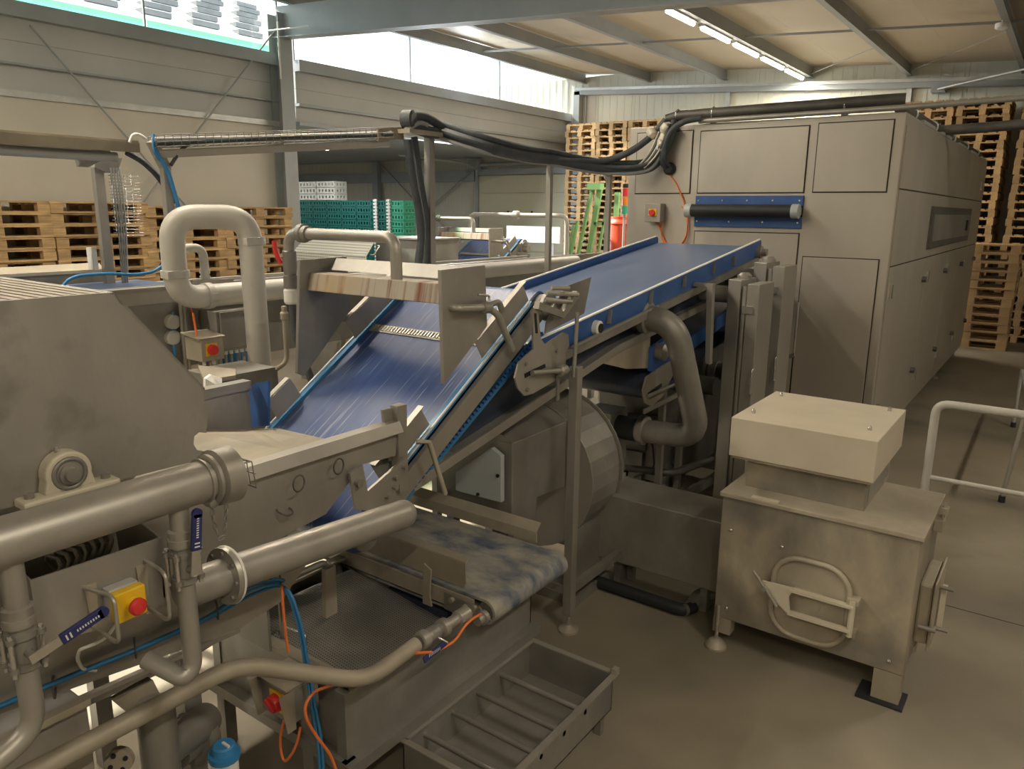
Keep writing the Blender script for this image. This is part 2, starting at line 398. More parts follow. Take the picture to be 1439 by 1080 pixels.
# sectional door in the bay
dl, dr = -13.72, -10.72
d = thing('door_1', 'cream sectional overhead door with black tracks in the open bay', None, (-12.2, YB - .1, 0), kind='structure')
zs = [0, .55, 1.1, 1.62, 2.14, 2.66, 3.12]
for a, b in zip(zs, zs[1:]): MB().box(dl, dr, YB - .09, YB - .05, a + .004, b - .004).build('door_section', 'door_cream', d)
for xx in (dl - .06, dr + .06):
    MB().box(xx - .05, xx + .05, YB - .14, YB - .04, 0, 3.3).build('track', 'grey_paint', d)
    MB().tube([(xx, YB - .1, 3.0), (xx, YB - .15, 3.35), (xx, YB - .6, 3.45), (xx, YB - 3.2, 3.5)], .025, 8, .3).build('track', 'galvanised', d)
MB().cyl((dl - .1, YB - .14, 3.42), (dr + .1, YB - .14, 3.42), .05, 12).build('spring_shaft', 'grey_paint', d)
MB().box(dl, dr, YB - .12, YB - .05, 3.14, 3.3).build('lintel', 'grey_paint', d)
MB().box(dl - .25, dl + .1, YB - .3, YB - .1, 3.3, 3.55).build('motor', 'grey_paint', d)
for xx in (-12.7, -11.9): 
    for zz in (1.62, 2.14): MB().box(xx - .03, xx + .03, YB - .105, YB - .09, zz - .04, zz + .04).build('hinge', 'seam', d)
# bay shell
MB().box(-23, XL - .13, 8.5, YB, 3.62, 3.75).build('ceiling_bay', 'grey_paint', kind='structure', label='low grey roof of the open bay')
MB().box(-23.1, -23, 8.5, YB, 0, 3.75).build('wall_bay_side', 'wall_panel', kind='structure', label='far side wall of the open bay')
MB().box(-23, XL - .05, 8.45, 8.55, 0, 3.75).build('wall_bay_front', 'wall_panel', kind='structure', label='short wall closing the open bay beside the column')
# walls behind the viewer
MB().box(XR, XR + .1, YF, YB, 0, 4.75).build('wall_right', 'wall_panel', kind='structure', label='cream wall behind the viewer beside the aisle')
MB().box(XL, -.8, YF - .1, YF, 0, 5.5).build('wall_front', 'wall_panel', kind='structure', label='cream wall behind the viewer beside the gate')
MB().box(3.8, XR, YF - .1, YF, 0, 5.0).build('wall_front_side', 'wall_panel', kind='structure', label='cream wall behind the viewer on the far side of the gate')
MB().box(-.8, 3.8, YF - .1, YF, 4.6, 5.2).build('trim_3', 'wall_panel', kind='structure', label='cream lintel over the closed gate behind the viewer')
MB().box(-.8, 3.8, YF - .1, YF - .04, 0, 4.6).build('door_2', 'door_cream', kind='structure', label='cream gate panel added behind the viewer to shut out sky light')  # unseen gate panel, put in to keep sky light out

# ceiling strip lamps: five in a row under one purlin, plus unseen rows added as fill
def strip_lamp(x, y0, y1, z, watts, label, group):
    t = thing('strip_lamp', label, 'lamp', (x, (y0 + y1) / 2, z), group)
    MB().box(x - .055, x + .055, y0, y1, z, z + .05).build('housing', 'galvanised', t)
    MB().tube([(x, y0 + .03, z - .022), (x, y1 - .03, z - .022)], .03, 10).build('tube', 'lamp_tube', t)
    MB().cyl((x, y0 + .2, z + .05), (x, y0 + .2, ROOF(x)), .006, 6).build('hanger', 'grey_paint', t)
    MB().cyl((x, y1 - .2, z + .05), (x, y1 - .2, ROOF(x)), .006, 6).build('hanger', 'grey_paint', t)
    d = bpy.data.lights.new('lamp_light', 'AREA'); d.shape = 'RECTANGLE'; d.size = .1; d.size_y = y1 - y0; d.energy = watts; d.color = (1, .88, .69)
    o = bpy.data.objects.new('lamp_light', d); COL.objects.link(o); o.parent = t; o.location = (0, 0, -.07)
zl = 4.93
ends = [((938, 12), (977, 32)), ((987, 37), (1026, 57)), ((1034, 60), (1066, 77)), ((1072, 80), (1100, 95)), ((1105, 97), (1130, 109))]
ORD = ['first', 'second', 'third', 'fourth', 'fifth', 'sixth', 'seventh', 'eighth', 'ninth', 'tenth']
for i, (a, b) in enumerate(ends):
    p, q = P(*a, Z=zl), P(*b, Z=zl)
    strip_lamp(-4.98, p.y, q.y, zl, 60, 'glowing strip lamp, %s of the roof row counted from the back wall' % ORD[4 - i], 'strip lamps in a row under the roof')
for i, y in enumerate((-3.6, -1.0, 1.6, 4.2)):  # row out of view, added for fill light
    strip_lamp(-4.98, y, y + 1.3, zl, 80, 'unseen fill lamp added over the washing machines, %s of its row' % ORD[i], 'added fill lamps over the machines')
for i, y in enumerate((-2.5, .8, 6.5)):  # made-up row, fills the aisle-facing sides
    strip_lamp(1.6, y, y + 1.3, 4.45, 60, 'unseen fill lamp added over the aisle behind the guard rail, %s of its row' % ORD[i], 'added fill lamps over the aisle')
for i, xx in enumerate((-14.5, -18.5)):  # added lamps that brighten the dark bay
    t = thing('bay_fill_lamp', ['added fill lamp under the low bay roof near the sectional door', 'added fill lamp under the low bay roof above the green crates'][i], 'lamp', (xx, 12, 3.5))
    MB().box(xx - .06, xx + .06, 11.4, 12.6, 3.55, 3.62).build('housing', 'galvanised', t)
    MB().box(xx - .04, xx + .04, 11.45, 12.55, 3.53, 3.55).build('tube', 'lamp_tube', t)
    d = bpy.data.lights.new('lamp_light', 'AREA'); d.shape = 'RECTANGLE'; d.size = .1; d.size_y = 1.1; d.energy = 60; d.color = (.95, .97, .95)
    o = bpy.data.objects.new('lamp_light', d); COL.objects.link(o); o.parent = t; o.location = (0, 0, 0)
q = P(1408, 36, Z=4.65)
t = thing('smoke_detector', 'small white round detector under the roof purlin', 'detector', q)
MB().lathe(q, (0, 0, 1), [(-.05, .05), (-.03, .08), (.03, .08)], 14).build('housing', 'white_plastic', t)
MB().cyl(q + V(0, 0, .03), (q.x, q.y, ROOF(q.x)), .01, 6).build('stem', 'white_plastic', t)
# ================================================================ dryer
DX, DY, DTOP, DEND = -1.2, 6.95, 2.99, 13.85
D = lambda px, py: P(px, py, Y=DY)
DL = D(884, 230).x
dr_ = thing('tunnel_dryer', 'large stainless steel tunnel dryer cabinet with seamed panels and a blue-framed roller', 'dryer', ((DL + DX) / 2, (DY + DEND) / 2, 0))
MB().box(DL, DX, DY, DEND, .17, DTOP).build('cabinet', 'steel_dryer', dr_, bev=.006)
def front_panel(p, q, name='panel', mat='steel_dryer', zbot=None):
    """panel between two pixels on the front face, with a dark seam around it"""
    a, b = D(*p), D(*q)
    x0, x1 = min(a.x, b.x), max(a.x, b.x); z0, z1 = min(a.z, b.z), max(a.z, b.z)
    if zbot is not None: z0 = zbot
    o = MB().box(x0, x1, DY - .012, DY, z0, z1).build(name, mat, dr_, bev=.003)
    MB().box(x0 - .009, x1 + .009, DY - .003, DY, z0 - .009, z1 + .009).build('seam', 'seam', o)
    return o
front_panel((897, 188), (969, 271)); front_panel((986, 185), (1129, 270)); front_panel((1152, 174), (1245, 269))
front_panel((977, 325), (1114, 420), zbot=1.2)
o = front_panel((1129, 361), (1212, 560), 'door', zbot=.32)
front_panel((1090, 500), (1108, 560), zbot=.3)
# blue framed slot with a roller
a, b = D(979, 275), D(1129, 289)
p1 = MB().box(a.x, b.x, DY - .02, DY, b.z, a.z).build('slot_plate', 'blue_plate', dr_, bev=.002)
for k in range(5):
    x = a.x + .03 + (b.x - a.x - .06) * k / 4; MB().cyl((x, DY - .026, (a.z + b.z) / 2), (x, DY - .018, (a.z + b.z) / 2), .008, 8).build('bolt', 'chrome', p1)
a2, b2 = D(977, 303), D(1126, 321)
p2 = MB().box(a2.x, b2.x, DY - .02, DY, b2.z, a2.z).build('slot_plate', 'blue_plate', dr_, bev=.002)
for k in range(4):
    x = a2.x + .03 + (b2.x - a2.x - .06) * k / 3; MB().cyl((x, DY - .026, (a2.z + b2.z) / 2), (x, DY - .018, (a2.z + b2.z) / 2), .008, 8).build('bolt', 'chrome', p2)
MB().box(a.x, b.x, DY - .01, DY, a2.z, b.z).build('slot', 'black', dr_)
zc = (b.z + a2.z) / 2; xa, xb = D(970, 297).x, D(1128, 294).x
ro = MB().cyl((xa + .05, DY - .10, zc), (xb - .05, DY - .10, zc), .057, 20).build('roller', 'rubber', dr_)
for x in (xa, xb - .06): MB().cyl((x, DY - .10, zc), (x + .06, DY - .10, zc), .062, 20).build('collar', 'panel_grey', ro)
for x in (xa + .02, xb - .01): MB().box(x - .006, x + .006, DY - .12, DY, zc - .03, zc + .03).build('bearing_lug', 'steel', ro)
# side panels
MB().box(DX, DX + .003, 7.03, 13.77, .33, 2.87).build('seam', 'seam', dr_)
SZ = [.30, 1.77, 2.40, 2.90]
for zi, (z0, z1) in enumerate(zip(SZ, SZ[1:])):
    ys = [[7.0, 9.0, 10.6, 12.2, 13.8], [7.0, 11.6, 13.8], [7.0, 11.6, 13.8]][zi]
    for y0, y1 in zip(ys, ys[1:]):
        o = MB().box(DX, DX + .010, y0 + .006, y1 - .006, z0 + .006, z1 - .006).build('side_panel', 'steel_dryer', dr_, bev=.002)
        if zi == 0:
            MB().box(DX + .01, DX + .03, y0 + .08, y0 + .14, 1.50, 1.62).build('hinge', 'chrome', o)
            MB().box(DX + .01, DX + .03, y0 + .08, y0 + .14, .45, .57).build('hinge', 'chrome', o)
            for zz in (1.55, .60): MB().cyl((DX + .01, y1 - .18, zz), (DX + .05, y1 - .18, zz), .03, 10).build('latch_knob', 'duct_dark', o)
a = P(1306, 300, X=DX); b = P(1361, 300, X=DX)
w = MB().box(DX, DX + .035, a.y, b.y, 1.86, 2.28).build('control_window', 'duct_dark', dr_, bev=.004)
MB().box(DX + .035, DX + .04, a.y + .12, b.y - .12, 1.93, 2.2).build('plate', 'steel_worn_shade', w)
MB().box(DX + .04, DX + .06, b.y - .55, b.y - .45, 2.0, 2.13).build('lock', 'black', w)
MB().box(DX, DX + .02, 13.3, 13.4, 2.55, 2.68).build('hinge', 'chrome', dr_)
for y in (7.2, 9.4, 11.7, 13.7):
    for x in (DX - .08, DL + .08):
        f = MB(); f.cyl((x, y, .025), (x, y, .18), .02, 8); f.lathe((x, y, 0), (0, 0, 1), [(0, .05), (.018, .05), (.03, .02)], 12); f.build('foot', 'steel_worn_shade', dr_)
# isolator on the front
a, b = D(914, 286), D(934, 312)
sw = MB().box(a.x, b.x, DY - .11, DY, b.z, a.z).build('isolator_box', 'steel', dr_, bev=.004)
MB().box(a.x + .04, b.x - .035, DY - .116, DY - .11, b.z + .06, a.z - .05).build('plate', 'yellow', sw)
c = V((a.x + b.x) / 2, DY - .11, (a.z + b.z) / 2)
MB().lathe(c, (0, -1, 0), [(0, .032), (.02, .03), (.025, .028)], 14).build('knob', 'red', sw)
MB().bar(c + V(-.02, -.03, .02), c + V(.02, -.03, -.02), .012, .016, (0, 1, 0)).build('knob_grip', 'red', sw)
# orange cable on the front
pts = [D(*q) - V(0, .02, 0) for q in [(938, 240), (952, 258), (963, 285), (966, 300), (968, 325), (962, 342), (950, 347), (937, 343), (932, 330), (928, 318), (922, 312)]]
MB().tube(pts, .007, 6, .05).build('signal_cable', 'orange_cable', label='orange cable looping on the dryer front between roller and isolator', cat='cable')
pts = [D(*q) - V(0, .035, 0) for q in [(934, 312), (932, 322), (931, 335), (940, 345), (958, 346), (967, 330), (969, 300), (960, 290)]]
MB().tube(pts, .006, 6, .05).build('signal_cable', 'orange_cable', label='second orange cable bundled beside the first below the dryer isolator', cat='cable')
# pipes on the roof of the dryer
yt = DY - .02
a, b = P(936, 163, Y=yt), P(1268, 144, Y=yt)
zt = DTOP + .085
pp = thing('roof_hose', 'thick dark pipe clamped along the front roof edge of the dryer', 'pipe', (a.x, yt, DTOP))
MB().tube([(a.x, yt + .02, zt - .03), (a.x + .12, yt + .04, zt), (b.x - .1, yt + .10, zt + .02), (b.x, yt + .12, zt + .02)], .05, 12, .1).build('pipe', 'duct_dark', pp)
for t in (.05, .22, .78): 
    x = a.x + (b.x - a.x) * t; MB().torus((x, yt + .04 + .08 * t, zt + .01 * t), (1, 0, 0), .054, .009, 16, 6).build('clamp', 'chrome', pp)
    MB().box(x - .015, x + .015, yt + .02, yt + .1 + .06 * t, DTOP, zt - .04).build('clamp_leg', 'chrome', pp)
p2 = thing('roof_rail', 'pale steel tube lying across the dryer roof and on past the corner', 'pipe', (-2, yt, DTOP))
MB().tube([(D(985, 168).x, yt - .02, DTOP + .02), (DX + .05, yt - .02, DTOP + .03), (DX + 1.8, yt - .02, DTOP + .06)], .022, 10).build('tube', 'pipe_steel', p2)
p3 = thing('roof_edge_pipe', 'dark pipe with clamps running along the long roof edge of the dryer', 'pipe', (DX, 10, DTOP))
MB().tube([(DX - .08, 7.15, DTOP + .05), (DX - .08, 13.4, DTOP + .05)], .05, 12).build('pipe', 'duct_dark', p3)
for y in (7.6, 8.8, 10.2, 11.5, 12.8):
    MB().torus((DX - .08, y, DTOP + .05), (0, 1, 0), .055, .012, 16, 6).build('clamp', 'galvanised', p3)
    MB().box(DX - .03, DX + .004, y + .2, y + .9, DTOP - .01, DTOP + .02).build('edge_strip', 'galvanised', p3)
MB().tube([(DX - .08, 9.2, DTOP + .05), (DX + .3, 9.2, DTOP + .06), (DX + 2.4, 9.2, DTOP + .14)], .05, 12).build('branch', 'duct_dark', p3)

# ================================================================ pallets
def pallet_pieces(L, Wd):
    """EUR pallet lying with its side L along local x and Wd along y; origin at the base centre"""
    T = []
    for y in (-Wd / 2 + .05, 0, Wd / 2 - .05): T.append(('bottom_board', (0, y, .011), (L, .1, .022)))
    for y in (-Wd / 2 + .05, 0, Wd / 2 - .05):
        for x, w in ((-L / 2 + .0725, .145), (0, .145), (L / 2 - .0725, .145)): T.append(('block', (x, y, .061), (w, .1, .078)))
    for x in (-L / 2 + .0725, 0, L / 2 - .0725): T.append(('cross_board', (x, 0, .111), (.145, Wd, .022)))
    for y in (-Wd / 2 + .0725, -Wd / 4 + .02, 0, Wd / 4 - .02, Wd / 2 - .0725): T.append(('top_board', (0, y, .133), (L, .12, .022)))
    return T
PIECES = pallet_pieces(1.2, .8)
PM = {}
def piece_mesh(nm, s):
    k = (nm, s)
    if k not in PM: PM[k] = MB().box(-s[0] / 2, s[0] / 2, -s[1] / 2, s[1] / 2, -s[2] / 2, s[2] / 2).mesh(nm, 'wood')
    return PM[k]
g = MB()
for nm, c, s in PIECES: g.box(c[0] - s[0] / 2, c[0] + s[0] / 2, c[1] - s[1] / 2, c[1] + s[1] / 2, c[2] - s[2] / 2, c[2] + s[2] / 2)
WHOLE = g.mesh('pallet', 'wood')
rnd = random.Random(4)
ORDN = {1: 'topmost', 2: 'second', 3: 'third', 4: 'fourth', 5: 'fifth', 6: 'sixth', 7: 'seventh', 8: 'eighth', 9: 'ninth', 10: 'tenth', 11: 'eleventh', 12: 'twelfth', 13: 'thirteenth', 14: 'fourteenth', 15: 'fifteenth', 16: 'sixteenth', 17: 'seventeenth', 18: 'eighteenth', 19: 'nineteenth', 20: 'twentieth'}
def ordn(n):
    if n in ORDN: return ORDN[n]
    return 'twenty-' + {1: 'first', 2: 'second', 3: 'third', 4: 'fourth', 5: 'fifth', 6: 'sixth', 7: 'seventh', 8: 'eighth', 9: 'ninth'}.get(n - 20, 'ninth') if n < 30 else 'lowest'
def pallet_stack(x, y, rot, n, where, group, parts_from=999, z0=0, zs=1.0):
    for k in range(n):
        top = n - k
        lab = 'wooden pallet, %s%s %s' % (ordn(top), '' if top == 1 else ' from the top', where)
        ox, oy, oz = x + rnd.uniform(-.018, .018), y + rnd.uniform(-.018, .018), z0 + k * .1442
        r = rot + rnd.uniform(-.012, .012)
        if k >= parts_from:
            o = bpy.data.objects.new('wooden_pallet', None); o.empty_display_size = .1
            COL.objects.link(o)
            for nm, c, s in PIECES:
                q = bpy.data.objects.new(nm, piece_mesh(nm, s)); COL.objects.link(q); q.parent = o; q.location = c
        else:
            o = bpy.data.objects.new('wooden_pallet', WHOLE); COL.objects.link(o)
        o.scale = (1, 1, zs); o.location = (ox, oy, z0 + k * .1442 * zs); o.rotation_euler = (0, 0, r)
        o['label'] = lab; o['category'] = 'pallet'; o['group'] = group
G1 = 'pallets stacked along the cream wall below the window strip'
for (yc, n, where) in [(3.70, 16, 'of the stack furthest from the grey column'), (4.91, 16, 'of the stack behind the cable ladder post'), (6.06, 15, 'of the stack behind the bent grey pipe'), (7.24, 15, 'of the stack standing next to the grey column')]:
    pallet_stack(-10.36, yc, math.pi / 2, n, where, G1, parts_from=n - 7, zs=.975 if n == 16 else 1.02)
G2 = 'pallets stacked high against the back wall'
for (xc, n, where) in [(-9.66, 29, 'of the tall stack nearest the overhead door'), (-8.84, 29, 'of the tall stack behind the green steel stand'), (-8.02, 29, 'of the tall stack half hidden by the dryer edge')]:
    pallet_stack(xc, 16.6, math.pi / 2, n, where, G2)
G3 = 'pallets stacked beyond the long side of the dryer'
for (xc, yc, n, where) in [(-2.42, 16.6, 29, 'of the tall stack seen over the dryer roof'), (-1.56, 16.6, 29, 'of the tall stack right behind the dryer end'), (-.58, 16.6, 29, 'of the tall stack beside the shadowed gap')]:
    pallet_stack(xc, yc, math.pi / 2, n, where, G3)
pallet_stack(-1.25, 15.25, 0, 12, 'of the shorter stack standing at the dryer end', G3)

# ================================================================ things stored behind
# green folding crates and white crates in the open bay
def crate_mesh(nm, mat, sx=.6, sy=.4, h=.158):
    g = MB(); t = .02
    for (x0, x1, y0, y1) in ((-sx / 2, sx / 2, -sy / 2, -sy / 2 + t), (-sx / 2, sx / 2, sy / 2 - t, sy / 2), (-sx / 2, -sx / 2 + t, -sy / 2, sy / 2), (sx / 2 - t, sx / 2, -sy / 2, sy / 2)):
        g.box(x0, x1, y0, y1, 0, .05); g.box(x0, x1, y0, y1, h - .045, h - .004)
    for x in np.linspace(-sx / 2 + .03, sx / 2 - .03, 6):
        for y in (-sy / 2 + .01, sy / 2 - .01): g.box(x - .03, x + .03, y - .008, y + .008, .04, h - .03)
    for y in np.linspace(-sy / 2 + .04, sy / 2 - .04, 4):
        for x in (-sx / 2 + .01, sx / 2 - .01): g.box(x - .008, x + .008, y - .03, y + .03, .04, h - .03)
    g.box(-sx / 2, sx / 2, -sy / 2, sy / 2, 0, .012)
    return g.mesh(nm, mat)
CM = {k: crate_mesh('crate', k) for k in ('green_crate', 'green_light', 'white_crate')}
YC = 13.6
xa, xb = P(421, 300, Y=YC).x, P(568, 300, Y=YC).x
ncol = 7
for i in range(ncol):
    xx = xa + (xb - xa) * (i + .5) / ncol
    for k in range(15):
        mt = 'green_light' if i == ncol - 1 else 'green_crate'
        o = bpy.data.objects.new('plastic_crate', CM[mt]); COL.objects.link(o); o.location = (xx, YC + .2, k * .16); o.scale = ((xb - xa) / ncol / .6 * .985, 1, 1)
        o['label'] = '%s plastic crate, %s from the floor in the %s' % ('bright green' if mt == 'green_light' else 'dark green', ORD[k] if k < 10 else ['eleventh', 'twelfth', 'thirteenth', 'fourteenth', 'fifteenth'][k - 10], 'end stack of the crate wall' if i == ncol - 1 else ['first', 'second', 'third', 'fourth', 'fifth', 'sixth'][i] + ' stack from the column')
        o['category'] = 'crate'; o['group'] = 'green crates stacked in the open bay'
for k in range(3):
    for i in range(2):
        w = (P(471, 265, Y=YC).x - xa) / 2
        o = bpy.data.objects.new('plastic_crate', CM['white_crate']); COL.objects.link(o); o.location = (xa + w * (i + .5), YC + .2, 15 * .16 + .002 + k * .16); o.scale = (w / .6 * .98, 1, 1)
        o['label'] = 'white plastic crate on the green crate wall, %s layer, %s' % (['lowest', 'middle', 'top'][k], ['beside the grey column', 'away from the grey column'][i])
        o['category'] = 'crate'; o['group'] = 'white crates on the green crate wall'
# white slatted crate edges in the green wall
for px in (528, 546):
    q = P(px, 300, Y=YC - .03)
    g = MB(); g.box(q.x - .05, q.x + .05, YC - .05, YC - .005, 0, 2.42)
    o = thing('white_rack', 'narrow white slatted upright between the green crate stacks, %s' % ('nearer the bright green stack' if px > 530 else 'further from the bright green stack'), 'rack', (q.x, YC, 0), 'white uprights between green crates')
    for k in range(30): MB().box(q.x - .06, q.x + .06, YC - .05, YC - .01, .05 + k * .08, .10 + k * .08).build('slat', 'white_plastic', o)
    MB().box(q.x - .03, q.x + .03, YC - .03, YC - .005, 0, 2.43).build('backing', 'white_plastic', o)
# green steel stands leaning by the pallets, red drum, signal light
t = thing('green_stand', 'light green steel stand with long leaning legs before the pallet stacks', 'stand', P(835, 345, Y=12.5))
def gb(p, q, w, y, nm='leg'): MB().bar(P(*p, Y=y), P(*q, Y=y), w, w * .8, (0, 1, 0)).build(nm, 'green_paint', t)
YG = 13.0
def fb(p, q, w, nm='leg', mat='green_paint'):
    a, b = P(*p, Y=YG), P(*q, Y=YG)
    d = (b - a); b2 = a + d * ((a.z) / (a.z - b.z)) if a.z > b.z else b
    MB().bar(a, b2, w, .06, (0, 1, 0)).build(nm, mat, t)
fb((834, 258), (813, 355), .055); fb((843, 266), (827, 360), .10); fb((868, 270), (866, 300), .09)
a, b = P(828, 262, Y=YG), P(846, 262, Y=YG); MB().bar(a, b, .16, .12).build('head', 'green_paint', t)
a, b = P(836, 314, Y=YG), P(850, 314, Y=YG); MB().bar(a, b, .06, .06).build('cross_bar', 'green_paint', t)
fb((855, 275), (842, 350), .035, 'rung_rail')
fb((812, 310), (803, 355), .035, 'rung_rail'); fb((806, 315), (799, 355), .03, 'rung_rail')
a, b = P(866, 304, Y=12.2), P(881, 348, Y=12.2)
xm = (a.x + b.x) / 2
t = thing('red_drum', 'orange-red plastic drum beside the dryer edge', 'drum', (xm, 12.3, 0))
MB().lathe((xm, 12.3, 0), (0, 0, 1), [(0, .26), (.05, .28), (a.z - .1, .28), (a.z - .05, .26), (a.z, .26)], 20).build('body', 'red_plastic', t)
MB().torus((xm, 12.3, a.z - .12), (0, 0, 1), .285, .012, 20, 6).build('hoop', 'red_plastic', t)
q = P(878, 290, Y=11.5)
t = thing('signal_tower', 'slim signal light with red, amber and green lenses at the dryer edge', 'signal light', (q.x, 11.5, 0))
MB().cyl((q.x, 11.5, 0), (q.x, 11.5, q.z - .12), .02, 8).build('pole', 'grey_plastic', t)
for k, mt in enumerate(('green_light', 'amber', 'red')): MB().cyl((q.x, 11.5, q.z - .12 + k * .14), (q.x, 11.5, q.z + .01 + k * .14), .05, 14).build('lens', mt, t)
MB().cyl((q.x, 11.5, q.z + .30), (q.x, 11.5, q.z + .36), .05, 14).build('cap', 'black', t)
# white sheet leaning near the overhead door
a, b = P(712, 317, Y=14.6), P(786, 342, Y=14.6)
t = thing('white_board', 'bright white sheet standing before the sectional door', 'board', ((a.x + b.x) / 2, 14.6, 0))
MB().box(a.x, b.x, 14.6, 14.63, b.z, a.z).build('sheet', 'sheet_white', t)
for x in (a.x + .2, b.x - .2): MB().box(x - .03, x + .03, 14.63, 14.69, 0, a.z).build('post', 'grey_plastic', t)
# ================================================================ inclined conveyor with spray portal (two alike)
S1 = .64
zb = lambda y: 1.80 + S1 * (y - 3.08)
def on_belt(px, py):
    d = FW + (px - 719.5) / F_PX * RT - (py - 540) / F_PX * UP
    t = (1.80 + S1 * (-3.08) - CAM.z) / (d.z - S1 * d.y); return CAM + t * d
def belt_loop(g, x0, x1, ya, za, yb, zb_, r, n=10):
    """closed flat belt round two rollers; (ya,za),(yb,zb_) are the roller centres in the Y-Z plane"""
    a, b = V(0, ya, za), V(0, yb, zb_); d = (b - a).normalized(); up = V(0, -d.z, d.y)
    pts = []
    for k in range(n + 1):
        t = math.pi / 2 - math.pi * k / n; pts.append(b + d * math.cos(t) * r + up * math.sin(t) * r)
    for k in range(n + 1):
        t = -math.pi / 2 - math.pi * k / n; pts.append(a + d * math.cos(t) * r + up * math.sin(t) * r)
    m_ = len(pts)
    vs = [V(x0, p.y, p.z) for p in pts] + [V(x1, p.y, p.z) for p in pts]
    fc = [(i, (i + 1) % m_, m_ + (i + 1) % m_, m_ + i) for i in range(m_)]
    g.add(vs, fc, True)
    ins = [(V(0, p.y, p.z) - (a + (b - a) * max(0, min(1, (p - a).dot(d) / (b - a).length)))) for p in pts]
    # sides as a thin lip so that the loop has thickness
    for x in (x0, x1):
        inner = [V(x, p.y, p.z) - q * (.012 / r) for p, q in zip(pts, ins)]
        outer = [V(x, p.y, p.z) for p in pts]
        f2 = [(i, (i + 1) % m_, m_ + (i + 1) % m_, m_ + i) for i in range(m_)]
        g.add(outer + inner, f2 if x == x0 else [tuple(reversed(q)) for q in f2])
    return pts

